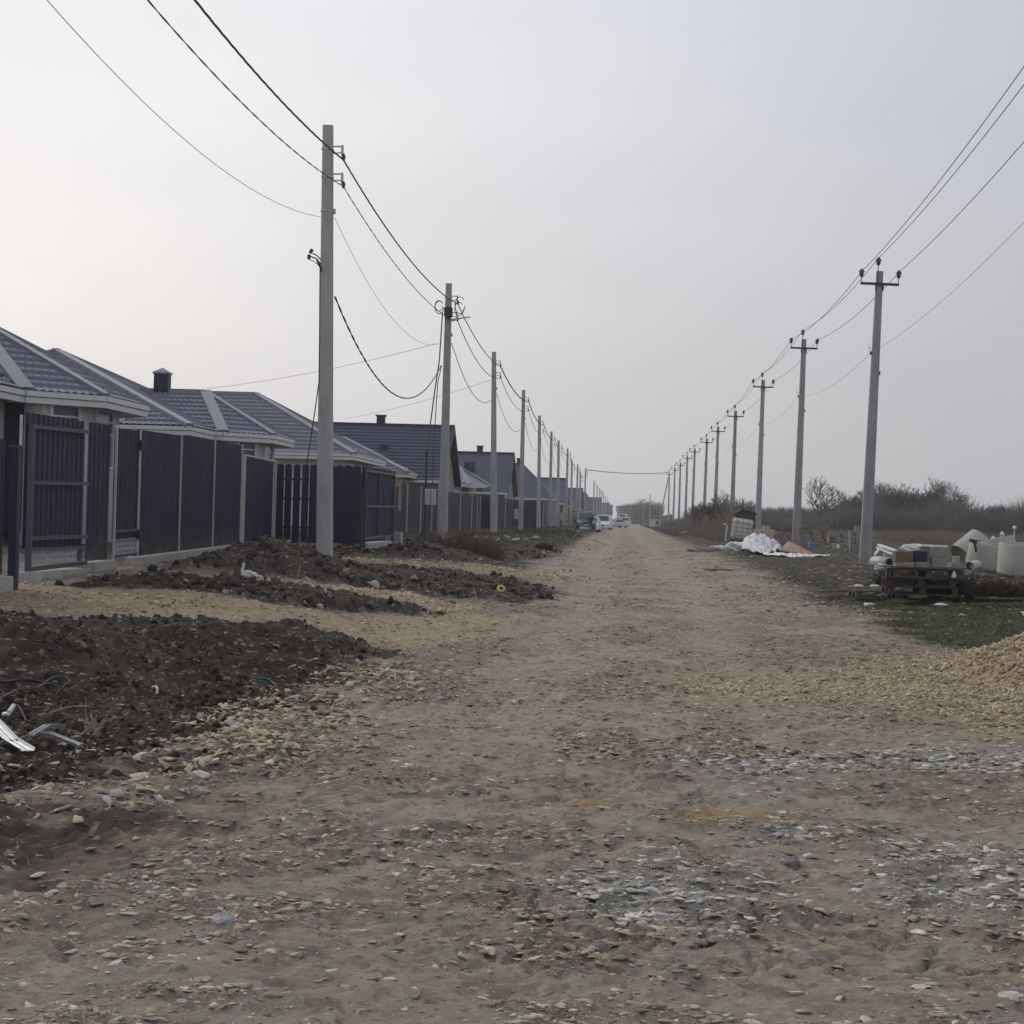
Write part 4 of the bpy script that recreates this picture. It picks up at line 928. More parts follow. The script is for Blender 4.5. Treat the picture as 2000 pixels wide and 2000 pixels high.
# ================================================================== HOUSES
def tile_profile(v, step=.35): 
    f = (v / step) % 1.0; return f
def roof_plane(mb, poly, m_tiles=True, du=.046, step=.35, wave=.185, amp=.034, lip=.052, thick=.03):
    """poly: 3D points; first edge poly[0]->poly[1] is the eave"""
    P = [Vector(p) for p in poly]; o = P[0]; u = (P[1] - P[0]).normalized(); nn = Vector((0, 0, 0))
    for i in range(1, len(P) - 1): nn += (P[i] - o).cross(P[i + 1] - o)
    nn.normalize()
    if nn.z < 0: nn = -nn
    v = nn.cross(u).normalized()
    if v.z < 0: v = -v
    uv = [((p - o).dot(u), (p - o).dot(v)) for p in P]
    if not m_tiles:
        mb.add(P, [tuple(range(len(P)))]); return
    u0 = min(a for a, b in uv); u1 = max(a for a, b in uv); v1 = max(b for a, b in uv)
    nu = max(2, int((u1 - u0) / du)); rows = int(v1 / step) + 1
    vl = []
    for r_ in range(rows):
        for f, h in ((0.0, lip), (.5, lip * .5), (.985, 0.0)): vl.append((r_ * step + f * step, h))
    bm = bmesh.new(); grid = []
    for vv, h in vl:
        row = []
        for i in range(nu + 1):
            uu = u0 + (u1 - u0) * i / nu; wv_ = amp * (.5 + .5 * math.cos(2 * math.pi * uu / wave)); sh = .02 * math.cos(2 * math.pi * uu / wave) * (1 if h == lip else 0)
            row.append(bm.verts.new(o + u * uu + v * (vv - abs(sh)) + nn * (h + wv_)))
        grid.append(row)
    for a, b in zip(grid[:-1], grid[1:]):
        for i in range(nu): bm.faces.new((a[i], a[i + 1], b[i + 1], b[i]))
    cen = sum(P, Vector()) / len(P)
    for i in range(len(P)):
        a, b = P[i], P[(i + 1) % len(P)]; e = (b - a); 
        if e.length < 1e-4 or i == 0: continue
        pn = e.cross(nn).normalized()
        if pn.dot(cen - a) > 0: pn = -pn
        bmesh.ops.bisect_plane(bm, geom=bm.verts[:] + bm.edges[:] + bm.faces[:], plane_co=a, plane_no=pn, clear_outer=True)
    bm.verts.index_update(); mb.add([x.co.copy() for x in bm.verts], [[x.index for x in f.verts] for f in bm.faces], True); bm.free()
def cap(mb, a, b, wd=.24, h=.05):
    a = Vector(a); b = Vector(b); mb.bar(a + Vector((0, 0, .035)), b + Vector((0, 0, .035)), wd, h + .09)
def louvre_window(parent, c, along, wd, h, bars=2, m=None):
    """c centre of window, along unit vector in plan, faces outwards (along rotated)"""
    al = Vector((along[0], along[1], 0)).normalized(); out_ = Vector((al.y, -al.x, 0)); 
    rot = Matrix((al, out_, Vector((0, 0, 1)))).transposed(); c = Vector(c)
    f = MB()
    for s in (-1, 1): f.box(c + al * s * (wd / 2 + .04) + out_ * .02, (.08, .07, h + .16), rot)
    f.box(c + Vector((0, 0, h / 2 + .04)) + out_ * .02, (wd, .07, .08), rot); f.box(c - Vector((0, 0, h / 2 + .04)) + out_ * .03, (wd + .2, .1, .06), rot)
    for i in range(bars): f.box(c + Vector((0, 0, h / 2 - .20 - i * .27)) + out_ * .015, (wd, .03, .035), rot)
    o = f.build('window', TRIM, parent); MB().box(c + out_ * -.005, (wd, .02, h), rot).build('pane', m or GLASS, o)
def gutter(mb, pts, ze):
    P = [Vector((p[0], p[1], ze - .02)) for p in pts]
    for a, b in zip(P[:-1], P[1:]):
        mb.bar(a, b, .11, .11); mb.bar(a - Vector((0, 0, .13)), b - Vector((0, 0, .13)), .05, .12)
def bungalow(label, Yc, Xb, Xm, tiles=True, chimney=True, run=2.5, rise=1.36, ze=3.8, sl=.45, door=False, ybk=9.5, yf=4.7, roofm=None):
    """bay: octagonal hip nose on the road side; main hip roof behind. Xb road eave of bay, Xm road eave of main block."""
    g_ = .8; roofm = roofm or ROOFM
    r = thing('bungalow', label, 'house', (Xm, Yc, g_), None)
    # walls
    wb = MB()
    o_ = .5
    ym0, ym1 = Yc - yf, Yc + ybk
    wb.box(((Xm - o_ + (Xm - 11)) / 2, (ym0 + ym1) / 2, (g_ - .2 + ze - .15) / 2), (11 - o_, ym1 - ym0 - 2 * o_, ze - .15 - g_ + .2))
    # bay polygon (eave line)
    ch = 1.25
    yb0, yb1 = Yc - 1.45, Yc + 4.75
    E = [(Xm - .3, yb0), (Xb - ch, yb0), (Xb, yb0 + ch * 1.1), (Xb, yb1 - ch * 1.1), (Xb - ch, yb1), (Xm - .3, yb1)]
    cx_, cy_ = Xm - 2, (yb0 + yb1) / 2
    Wp = []
    for (x, y) in E:
        Wp.append((x - (o_ if x > Xm else 0), y + (o_ * .9 if y < cy_ else -o_ * .9)))
    Wp[1] = (E[1][0] + .22, E[1][1] + .45); Wp[2] = (E[2][0] - .45, E[2][1] + .15)
    wb.prism([(x, y, g_ - .2) for x, y in Wp], (0, 0, ze - .15 - g_ + .2))
    wb.build('wall', RENDER, r)
    # soffit
    sf = MB(); sf.prism([(x, y, ze - .16) for x, y in E], (0, 0, .06)); sf.box(((Xm + Xm - 11) / 2, (ym0 + ym1) / 2, ze - .13), (11, ym1 - ym0, .06)); sf.build('soffit', TRIM, r)
    gm = MB(); gutter(gm, E, ze); gutter(gm, [(Xm - 11, ym0), (Xm, ym0), (Xm, yb0)], ze); gutter(gm, [(Xm, yb1), (Xm, ym1), (Xm - 11, ym1)], ze); gm.build('gutter', TRIM, r)
    # bay roof: hip lines rise to bay ridge
    ridge_y = cy_; rx = Xb - run; zr = ze + rise
    apex = Vector((rx, ridge_y, zr)); back = Vector((min(Xm - 4.6, rx - 1), ridge_y, zr))
    e = [Vector((x, y, ze)) for x, y in E]
    rf = MB()
    B0 = Vector((back.x, e[0].y, ze))
    roof_plane(rf, [B0, e[1], apex, back], tiles); roof_plane(rf, [e[1], e[2], apex], tiles); roof_plane(rf, [e[2], e[3], apex], tiles)
    roof_plane(rf, [e[3], e[4], apex], False); roof_plane(rf, [e[4], Vector((back.x, e[4].y, ze)), back, apex], False)
    # main hip
    m0 = Vector((Xm, ym0, ze + .02)); m1 = Vector((Xm, ym1, ze + .02)); W_ = 11
    m2 = Vector((Xm - W_, ym1, ze + .02)); m3 = Vector((Xm - W_, ym0, ze + .02)); hw = W_ / 2
    hl = (ym1 - ym0) / 2; dd = min(hw, hl)
    A = Vector((Xm - dd, ym0 + hl, ze + dd * sl)); Bq = Vector((Xm - W_ + dd, ym0 + hl, ze + dd * sl)) if hw > hl else None
    if hw >= hl:
        Bq = Vector((Xm - W_ + hl, ym0 + hl, ze + hl * sl))
        roof_plane(rf, [m3, m0, A, Bq], tiles); roof_plane(rf, [m0, m1, A], tiles); roof_plane(rf, [m1, m2, Bq, A], False); roof_plane(rf, [m2, m3, Bq], False); hips = [(m0, A), (m1, A), (A, Bq), (m3, Bq)]
    else:
        A = Vector((Xm - hw, ym0 + hw, ze + hw * sl)); Bq = Vector((Xm - hw, ym1 - hw, ze + hw * sl))
        roof_plane(rf, [m3, m0, A], tiles); roof_plane(rf, [m0, m1, Bq, A], tiles); roof_plane(rf, [m1, m2, Bq], False); roof_plane(rf, [m2, m3, A, Bq], False); hips = [(m0, A), (m1, Bq), (A, Bq), (m3, A)]
    ro = rf.build('roof', roofm, r)
    cp = MB()
    cap(cp, e[1], apex, .34, .06); cap(cp, e[2], apex, .22); cap(cp, e[3], apex, .22); cap(cp, apex, back)
    for a, b in hips: cap(cp, a, b, .24)
    cp.build('ridge_cap', CAPM, ro)
    if chimney:
        c = Vector((apex.x - 1.15, ridge_y, 0)); zc = zr - .22
        k = MB(); k.box((c.x - .2, c.y, zc + .15), (.44, .44, 1.3)); ko = k.build('chimney', SHEET, ro)
        t_ = MB(); q = Vector((c.x - .2, c.y, zc + .80)); t_.box(q, (.52, .52, .05)); s_ = .26
        t_.add([q + Vector((-s_, -s_, .025)), q + Vector((s_, -s_, .025)), q + Vector((s_, s_, .025)), q + Vector((-s_, s_, .025)), q + Vector((0, 0, .18))], [(0, 1, 4), (1, 2, 4), (2, 3, 4), (3, 0, 4)]); t_.build('chimney_cap', CAPM, ko)
    # windows on chamfer and road side
    d1 = (Vector((*Wp[2], 0)) - Vector((*Wp[1], 0))); al = d1.normalized(); mid_ = Vector((*Wp[1], 0)) + d1 * .5
    louvre_window(r, (mid_.x, mid_.y, 3.0), (al.x, al.y), .72, 1.15)
    al2 = Vector((0, 1, 0)); louvre_window(r, (Wp[2][0] + .005, Wp[2][1] + 1.35, 3.0), (0, 1), 1.3, 1.15)
    dx = MB(); dx.box((Wp[1][0] - .75, Wp[0][1] - .03, 2.3), (.75, .05, 2.6)); dx.build('door', SHEET, r)
    # snow stops
    st = MB()
    for i in range(6): st.box(Vector((Xb - .35, Yc + .3 + i * .7, ze + .26)), (.05, .06, .10))
    st.build('roof_stop', CAPM, ro)
    return r
bungalow('nearest grey tiled bungalow cut off by the left edge of the picture', 39.3, -10.8, -12.1, run=3.6, rise=1.82, chimney=False, ybk=6.3)
bungalow('grey tiled bungalow with the tall dark chimney, second in the row', 57.3, -10.6, -12.1, ybk=6.3)
bungalow('fifth bungalow, small hipped roof right of the second pole', 106, -10.0, -11.0, chimney=False, ybk=6, tiles=False)
bungalow('sixth bungalow, low roof just right of the third pole', 136, -9.6, -11.0, chimney=False, ybk=6, tiles=False)
def hip_house(label, Xm, y0, W_, D_, ze, sl, tiles=True):
    r = thing('bungalow', label, 'house', (Xm, y0, .8)); x0 = Xm - W_; y1 = y0 + D_
    MB().box(((x0 + Xm) / 2, (y0 + y1) / 2, (.6 + ze - .14) / 2), (W_ - .9, D_ - .9, ze - .14 - .6)).build('wall', RENDER, r)
    MB().box(((x0 + Xm) / 2, (y0 + y1) / 2, ze - .13), (W_, D_, .06)).build('soffit', TRIM, r)
    g = MB(); gutter(g, [(x0, y0), (Xm, y0), (Xm, y1), (x0, y1)], ze); g.build('gutter', TRIM, r)
    h = D_ / 2; A = Vector((Xm - h, y0 + h, ze + h * sl)); B = Vector((x0 + h, y0 + h, ze + h * sl)); c = [Vector(p) for p in ((x0, y0, ze), (Xm, y0, ze), (Xm, y1, ze), (x0, y1, ze))]
    rf = MB(); roof_plane(rf, [c[0], c[1], A, B], tiles); roof_plane(rf, [c[1], c[2], A], tiles); roof_plane(rf, [c[2], c[3], B, A], False); roof_plane(rf, [c[3], c[0], B], False)
    ro = rf.build('roof', ROOFM, r); cp = MB()
    for a, b in ((c[0], B), (c[1], A), (c[2], A), (A, B)): cap(cp, a, b, .26)
    cp.build('ridge_cap', CAPM, ro)
    for i in range(3): louvre_window(r, (Xm - .45 + .01, y0 + 2 + i * 2.6, 2.85), (0, 1), 1.1, 1.15)
    st = MB()
    for i in range(5): st.box((Xm - .5, y0 + 1.2 + i * 1.4, ze + .33), (.05, .25, .09))
    st.build('roof_stop', TRIM, ro)
hip_house('third grey tiled bungalow with a plain hipped roof, partly behind the nearest pole', -10.4, 73, 12.5, 9.6, 3.8, .52)
hip_house('fourth bungalow, low hipped roof in front of the large gable roof', -10.4, 91.4, 11, 7.6, 3.56, .46)
def stripe_mat():
    m = ROOFB.copy(); m.name = 'roof_sheet_rows'; n = m.node_tree.nodes; l = m.node_tree.links; b = n['Principled BSDF']
    t = n.new('ShaderNodeTexCoord'); w_ = n.new('ShaderNodeTexWave'); w_.bands_direction = 'Z'; w_.wave_profile = 'SAW'; w_.inputs['Scale'].default_value = .9
    l.new(t.outputs['Object'], w_.inputs['Vector']); bp = n.new('ShaderNodeBump'); bp.inputs['Strength'].default_value = 1; bp.inputs['Distance'].default_value = .12
    l.new(w_.outputs['Fac'], bp.inputs['Height']); l.new(bp.outputs[0], b.inputs['Normal']); return m
ROOFROW = stripe_mat()
def gable_house(label, x0, x1, Y, zr, ze=3.3, depth=5.0, chim=None, window=None, vent=False, hip=0, group=None, rowtiles=False):
    """ridge runs along X (across the road direction); slope faces the camera"""
    r = thing('two_storey_house', label, 'house', ((x0 + x1) / 2, Y, .8), group)
    yf = Y - depth; ybk = Y + depth
    w_ = MB(); w_.box(((x0 + x1) / 2, Y, (.6 + ze) / 2), (x1 - x0 - .6, 2 * depth - .8, ze - .6)); w_.prism([(x0 + .3, yf + .4, ze), (x0 + .3, ybk - .4, ze), (x0 + .3, Y, zr - .25)], (x1 - x0 - .6 - hip * 1.15, 0, 0)); w_.build('wall', RENDERG, r)
    rf = MB(); a = [(x0, yf, ze), (x1, yf, ze), (x1 - hip, Y, zr), (x0, Y, zr)]; b = [(x1, ybk, ze), (x0, ybk, ze), (x0, Y, zr), (x1 - hip, Y, zr)]
    if rowtiles: roof_plane(rf, a, True, du=.09, step=.35, wave=.185 * 2, amp=.02, lip=.05)
    else: rf.add(a, [(0, 1, 2, 3)])
    rf.add(b, [(0, 1, 2, 3)]); nb = [(p[0], p[1], p[2] - .12) for p in a + b]; rf.add(nb, [(3, 2, 1, 0), (7, 6, 5, 4)])
    if hip: rf.add([(x1, yf, ze), (x1, ybk, ze), (x1 - hip, Y, zr)], [(0, 1, 2)])
    ro = rf.build('roof', ROOFB if rowtiles else ROOFROW, r)
    cp = MB(); cap(cp, (x0, Y, zr), (x1 - hip, Y, zr), .3, .07)
    if not hip:
        for s in (yf, ybk): cp.bar((x1 + .02, s, ze - .02), (x1 + .02, Y, zr), .06, .28)
    cp.build('ridge_cap', STEELD if not rowtiles else SHEET, ro)
    MB().box(((x0 + x1) / 2, yf - .02, ze - .06), (x1 - x0, .14, .14)).build('gutter', TRIM, r)
    if chim:
        k = MB(); k.box((chim, Y + .3, zr + .1), (.42, .42, .8)); ko = k.build('chimney', SHEET, ro); MB().box((chim, Y + .3, zr + .53), (.54, .54, .07)).build('chimney_cap', STEELD, ko)
    if window:
        x, z = window; t_ = (z - ze) / (zr - ze); y = yf + depth * t_
        MB().box((x, y - .12, z), (.75, .3, 1.25), Euler((math.atan2(zr - ze, depth) * .2, 0, 0))).build('roof_window', GLASS, ro)
    if vent:
        for x in vent: MB().box((x[0], yf + depth * (x[1] - ze) / (zr - ze) - .1, x[1] + .1), (.35, .3, .25)).build('roof_vent', SHEET, ro)
    return r
gable_house('large blue-grey gable roof house with small chimney behind the second pole', -17.5, xat(851, 100), 100, 6.2, chim=xat(712, 100), vent=[(xat(722, 98), 4.9), (xat(690, 97), 4.6)], rowtiles=True, depth=5)
gable_house('gable roof house with a tall narrow roof window, behind the third pole', -19, xat(966, 141), 141, 6.25, chim=xat(901, 141), window=(xat(885, 139), 4.9), depth=6)
gable_house('third tall roof house with a hipped road end', -18, xat(1052, 173), 173, 6.4, chim=xat(976, 173), hip=3.2, depth=6)
for i, (q, Y, z, h) in enumerate([(1068, 216, 6.1, 0), (1084, 255, 6.4, 2), (1098, 300, 6.4, 0), (1107, 345, 6.6, 2), (1127, 395, 7.2, 2.5), (1133, 450, 6.8, 0), (1140, 520, 7.0, 2), (1149, 600, 7.0, 0), (1155, 700, 7.2, 0)]):
    gable_house(['tall grey roof house behind the poles left of the cars', 'tall grey roof house, seventh of the steep roofs', 'tall grey roof house behind the dark blue car', 'tall grey roof house behind the slim whitish pole', 'broad pale roof house directly above the white crossover', 'small distant roof house right of the broad pale roof', 'smaller distant roof house far down the left row', 'tiny distant roof house near the end of the row', 'last tiny roof house at the end of the left row'][i], xat(q, Y) - 14, xat(q, Y), Y, z, hip=h, depth=6)
r = gable_house('long dark roofed building closing the view at the road end', xat(1162, 760), xat(1196, 760), 760, 7.4, ze=5.2, depth=7)
# small pale shed at far right
sx = xat(1236, 330); r = thing('shed', 'small pale shed with a dark flat roof at the foot of the braced pole', 'shed', (sx, 330, .5))
MB().box((sx, 330, 1.3), (1.75, 2.2, 1.6)).build('wall', RENDER, r); MB().box((sx, 330, 2.2), (2.0, 2.5, .16)).build('roof', SHEET, r); MB().box((sx + .35, 328.88, 1.4), (.5, .03, .7)).build('window', GLASS, r)
# ================================================================== VEGETATION
BARK = mat('bare_bark', (.055, .045, .04), .95, .3, 8)
TWIG = mat('brush_twig', (.075, .062, .055), .95, .3, 3)
TWIGB = mat('dead_weed', (.10, .065, .048), .95, .35, 5, col2=(.16, .12, .085))
REED = mat('dry_reed', (.12, .088, .07), .95, .25, 2, col2=(.16, .125, .095))
def bare_tree(H, seed, spread=.45, stems=3, depth=5, th=.05, fork=(2, 3)):
    rd = random.Random(seed); tr = MB(); cr = MB()
    def grow(p, d, ln, r, lv):
        q = p; pts = [p]; rr = [r]
        for i in range(3):
            d = (d + Vector((rd.uniform(-.16, .16), rd.uniform(-.16, .16), rd.uniform(-.02, .12)))).normalized(); q = q + d * ln / 3; pts.append(q); rr.append(r * (1 - .15 * (i + 1)))
        (tr if lv == 0 else cr).tube(pts, rr, 5 if lv < 2 else 3, True, False)
        if lv >= depth: return
        for k in range(rd.randint(*fork) + (1 if lv > 1 else 0)):
            a = rd.uniform(0, 6.28); s = rd.uniform(.25, .25 + spread); nd = (d + Vector((math.cos(a), math.sin(a), rd.uniform(-.15, .35))) * s * 1.6).normalized()
            grow(pts[rd.choice([2, 3, 3])], nd, ln * rd.uniform(.6, .82), max(r * .58, th * .22), lv + 1)
    for s in range(stems):
        a = rd.uniform(0, 6.28); grow(Vector((rd.uniform(-.2, .2), rd.uniform(-.2, .2), -.2)), Vector((math.cos(a) * .25, math.sin(a) * .25, 1)).normalized(), H * .30, th * 2.2, 0)
    return tr, cr
TREES = [bare_tree(5.6, 1, .5, 3, 5, .055), bare_tree(5.2, 2, .55, 4, 5, .05), bare_tree(5.8, 3, .35, 5, 5, .05), bare_tree(4.6, 4, .6, 3, 5, .05), bare_tree(5.4, 8, .3, 6, 4, .045, (3, 4))]
TPROTO = []
def place_tree(k, loc, s, label, group, rz=0):
    while len(TPROTO) <= k: TPROTO.append(None)
    if TPROTO[k] is None:
        r = thing('bare_tree', label, 'tree', loc, group); tr, cr = TREES[k]
        tr.build('trunk', BARK, r, local=True); cr.build('crown', BARK, r, local=True); TPROTO[k] = r
    else: r = copy_tree(TPROTO[k])
    r.location = loc; r.rotation_euler = (0, 0, rz); r.scale = (s, s, s); tagp(r, label, 'tree', group); return r
TL = [(1545, 905, 230, 0, 'round bare tree at the left end of the treeline behind the pallets'), (1575, 935, 236, 1, 'lower bare tree just right of the round leftmost treeline tree'), (1600, 948, 225, 3, 'small bare tree filling the dip left of the nearest right pole'), (1622, 928, 228, 4, 'bare tree hidden partly behind the nearest right pole'),
      (1650, 915, 232, 2, 'bare tree just right of the nearest right pole'), (1682, 905, 226, 1, 'tallest bare tree in the middle of the right treeline'), (1712, 920, 235, 0, 'dense bare tree right of the tallest treeline tree'), (1742, 922, 224, 4, 'bare tree with fanned fine twigs above the stacked boxes'),
      (1772, 912, 232, 2, 'wide fan-shaped bare tree above the tilted concrete ring'), (1795, 935, 226, 3, 'lower bare tree on the right slope of the fan-shaped tree'), (1828, 955, 230, 1, 'short bare tree in the low stretch above the concrete rings'), (1862, 950, 222, 4, 'thin upright bare tree with a single high branch'), (1892, 958, 228, 2, 'short bare tree near the right edge of the treeline'), (1922, 955, 224, 0, 'bare tree at the right edge of the picture')]
for i, (x, y, Y, k, lb) in enumerate(TL):
    b = at(x, 990, Y); g_ = .8; top = at(x, y - 3, Y).z; place_tree(k, (b.x, Y, g_), (top - g_) / 4.6, lb, 'bare trees of the right treeline', i * 1.3)
    if 0 < i < 10: place_tree((k + 2) % 5, (b.x + 3.0, Y + 18, g_), (top - g_) / 4.9, 'rear tree behind the ' + ' '.join(lb.split()[:12]), 'rear row of the right treeline', i * 2.2)
for i, (x, y, Y, k, lb) in enumerate([(1340, 928, 150, 3, 'small bare tree in the roadside thicket left of the water tank'), (1362, 922, 146, 0, 'bare tree over the thicket, tallest near the road'), (1386, 922, 138, 1, 'spreading bare tree right behind the caged water tank'), (1318, 945, 165, 2, 'low bare tree rising from the roadside thicket by the poles')]):
    b = at(x, 990, Y); top = at(x, y, Y).z; place_tree(k, (b.x, Y, .8), (top - .8) / 5.0, lb, 'bare trees in the roadside thicket', i * 2.1)
for i, (x, y, Y, k, lb) in enumerate([(1200, 940, 640, 1, 'distant round tree at the end of the road, left one'), (1215, 937, 620, 0, 'distant round tree at the end of the road, right one'), (1228, 948, 560, 3, 'small distant tree above the far dark fence'), (1186, 950, 700, 2, 'faint tree top over the building closing the road')]):
    b = at(x, 985, Y); top = at(x, y, Y).z; o = place_tree(k, (b.x, Y, .9), (top - .9) / 5.0, lb, 'distant trees at the road end', i); o.scale = (o.scale[0] * 1.5, o.scale[0] * 1.5, o.scale[2])
def scrub(name, label, n, fx, fy, fh, wd, m, seed, lean=.35, gz0=.7):
    rs = np.random.RandomState(seed); X = fx(rs, n); Y = fy(rs, n, X); h = fh(rs, X, Y)
    a = rs.uniform(0, 6.28, n); lx = rs.normal(0, lean, n) * h; ly = rs.normal(0, lean, n) * h; z = g0(X, Y) - .05; w2 = wd * (.6 + rs.rand(n)) 
    h0 = rs.rand(n) ** 1.5 * .45 * h
    p = [np.stack([X + np.cos(a + k * 2.094) * w2, Y + np.sin(a + k * 2.094) * w2, z + h0], 1) for k in range(3)] + [np.stack([X + lx, Y + ly, z + h], 1)]
    V = np.stack(p, 1).reshape(-1, 3); b = (np.arange(n) * 4)[:, None]
    F = np.concatenate([b + [[0, 1, 3]], b + [[1, 2, 3]], b + [[2, 0, 3]]], 0)
    me = np_mesh(name, V, F, [m]); o = bpy.data.objects.new(name, me); C.objects.link(o); tagp(o, label, 'scrub', kind='stuff'); return o
scrub('scrub', 'dense dark bare undergrowth beneath the right treeline', 70000, lambda r, n: r.uniform(15, 100, n), lambda r, n, X: r.uniform(205, 245, n),
      lambda r, X, Y: (1.4 + 7.5 * np.clip(fbm(X * .22, Y * .08, 4, 5, .6) - .22, 0, 1) * sst(16, 32, X) * sst(80, 45, X)) * (.35 + .75 * r.rand(len(X))), .06, TWIG, 1, .25)
scrub('scrub', 'low dark hedge line along the horizon right of the road', 30000, lambda r, n: r.uniform(14, 75, n), lambda r, n, X: r.uniform(255, 285, n), lambda r, X, Y: (2.6 + 1.3 * fbm(X * .12, Y * .1, 3, 5)) * (.4 + .7 * r.rand(len(X))), .09, TWIG, 2, .2)
scrub('scrub', 'brown bare thicket between the right poles beside the road', 42000, lambda r, n: r.uniform(4.9, 12.5, n), lambda r, n, X: np.maximum(98 + r.rand(n) ** .9 * 130, X / .0585),
      lambda r, X, Y: (.5 + 2.0 * sst(5.2, 8.4, X) * (.6 + .8 * fbm(X * .5, Y * .12, 3, 6))) * (.3 + .7 * r.rand(len(X))), .022, mat('thicket_twig', (.10, .075, .062), .95, .3, 2, col2=(.14, .11, .085)), 3, .28)
scrub('scrub', 'low grey roadside weeds running to the end of the road on the right', 14000, lambda r, n: r.uniform(3.9, 9, n), lambda r, n, X: 150 + r.rand(n) * 330, lambda r, X, Y: .3 + 1.4 * sst(4.5, 8, X - (roadx(Y) - .35)) * r.rand(len(X)) , .04, TWIG, 4, .3)
scrub('scrub', 'dark mass of bare trees closing the view at the road end', 9000, lambda r, n: r.uniform(2.5, 12, n), lambda r, n, X: r.uniform(625, 650, n), lambda r, X, Y: (4.5 + 4 * fbm(X * .35, Y * .1, 3, 8)) * (.4 + .7 * r.rand(len(X))), .12, TWIG, 8, .12)
scrub('dry_reeds', 'reddish brown dry reeds below the treeline in the field', 16000, lambda r, n: r.uniform(15, 36, n), lambda r, n, X: r.uniform(105, 165, n), lambda r, X, Y: (.2 + .9 * fbm(X * .3, Y * .2, 3, 7)) * (.4 + .8 * r.rand(len(X))), .02, REED, 5, .12)
scrub('dry_weeds', 'thin dry weed stalks around the stacked building materials', 5000, lambda r, n: r.uniform(5.2, 20, n), lambda r, n, X: r.uniform(46, 110, n), lambda r, X, Y: .1 + .35 * r.rand(len(X)) ** 2, .008, REED, 6, .3)
# dead brown bush left of third pole
def bush(name, label, px, py, Y, wd, h, n, m, seed, th=.012):
    b = pg(px, py) if Y is None else at(px, py, Y); rd = random.Random(seed); mb = MB()
    for i in range(n):
        a = rd.uniform(0, 6.28); r_ = rd.random() ** .5 * wd * .45; p = Vector((b.x + math.cos(a) * r_, b.y + math.sin(a) * r_ * .6, b.z - .05)); d = Vector((rd.uniform(-.9, .9), rd.uniform(-.6, .6), 1)).normalized()
        pts = [p]
        ln = h * rd.uniform(.3, 1.0) * (1.15 - r_ / wd)
        for k in range(4):
            d = (d + Vector((rd.uniform(-.4, .4), rd.uniform(-.3, .3), rd.uniform(-.3, .15)))).normalized(); pts.append(pts[-1] + d * ln / 4)
            if rd.random() < .7:
                e = (d + Vector((rd.uniform(-.9, .9), rd.uniform(-.6, .6), rd.uniform(-.2, .5)))).normalized(); mb.tube([pts[-1], pts[-1] + e * ln * .22], [th * .8, th * .3], 3, False, False)
        mb.tube(pts, [th, th, th * .8, th * .6, th * .35], 3, False, False)
    return mb.build(name, m, base=b, label=label, category='bush')
bush('dead_bush', 'heap of reddish brown dead weeds at the foot of the second pole', 862, 1056, 51, 2.5, .95, 1200, TWIGB, 3, .011)
bush('dead_bush', 'dark brown brushwood pile right of the wooden pallets', 1850, 1118, 34, 2.3, .38, 700, mat('wet_brush', (.055, .038, .03), .95, .3, 4), 4, .012)
bush('dead_bush', 'dark brush filler added behind the near wooden pallets to darken their gaps', 1735, 1100, 35.2, 1.9, .42, 500, MATS['wet_brush'], 14, .012)  # added dark clump, stands in for the shade seen between the pallet slats
bush('dry_weed_clump', 'dry grey weed stalks standing upright beside the metal scrap', 165, 1368, 9.9, .12, .22, 14, mat('dry_stalk', (.30, .26, .21), .9, .2, 6), 5, .004)

# ================================================================== BUILDING MATERIALS ON THE RIGHT
BLOCK = mat('gas_block', (.36, .345, .31), .92, .12, 5, .4, 50)
BLOCKP = mat('pinkish_block', (.56, .43, .33), .92, .12, 5, .4, 50)
BLOCKG = mat('weathered_block', (.27, .25, .21), .95, .2, 5, .5, 40)
CARD = mat('cardboard', (.30, .20, .14), .9, .12, 5, .3, 30)
TARP = mat('white_sheeting', (.48, .485, .51), .55, .08, 3, spec=.4)
PLWH = mat('white_plastic', (.66, .66, .63), .5, .06, 3, spec=.4)
PLB = mat('blue_bag', (.08, .22, .46), .5, .15, 5, spec=.4)
RING = mat('ring_concrete', (.34, .325, .28), .92, .16, 2.2, .4, 30, col2=(.43, .41, .36))
PVC = mat('grey_pvc', (.38, .39, .41), .5, .08, 3, spec=.4)
BLACK = mat('black_rubber', (.02, .02, .021), .75, .2, 8)
def pallet(name, label, c, rz, m=WOODW, group=None, L_=1.2, W_=.8, tilt=(0, 0)):
    r = thing(name, label, 'pallet', c, group); r.rotation_euler = (tilt[0], tilt[1], rz)
    b = MB()
    for y in (-.36, -.18, 0, .18, .36): b.box((0, y * W_ / .8, .132), (L_, .10, .022))
    b.build('deck', m, r, local=True)
    b = MB()
    for x in (-.54, 0, .54): b.box((x * L_ / 1.2, 0, .11), (.10, W_, .02)); 
    for x in (-.54, 0, .54):
        for y in (-.35, 0, .35): b.box((x * L_ / 1.2, y * W_ / .8, .061), (.10, .10, .077))
    b.build('blocks', m, r, local=True)
    b = MB()
    for y in (-.35, 0, .35): b.box((0, y * W_ / .8, .011), (L_, .10, .022))
    b.build('skid', m, r, local=True); return r
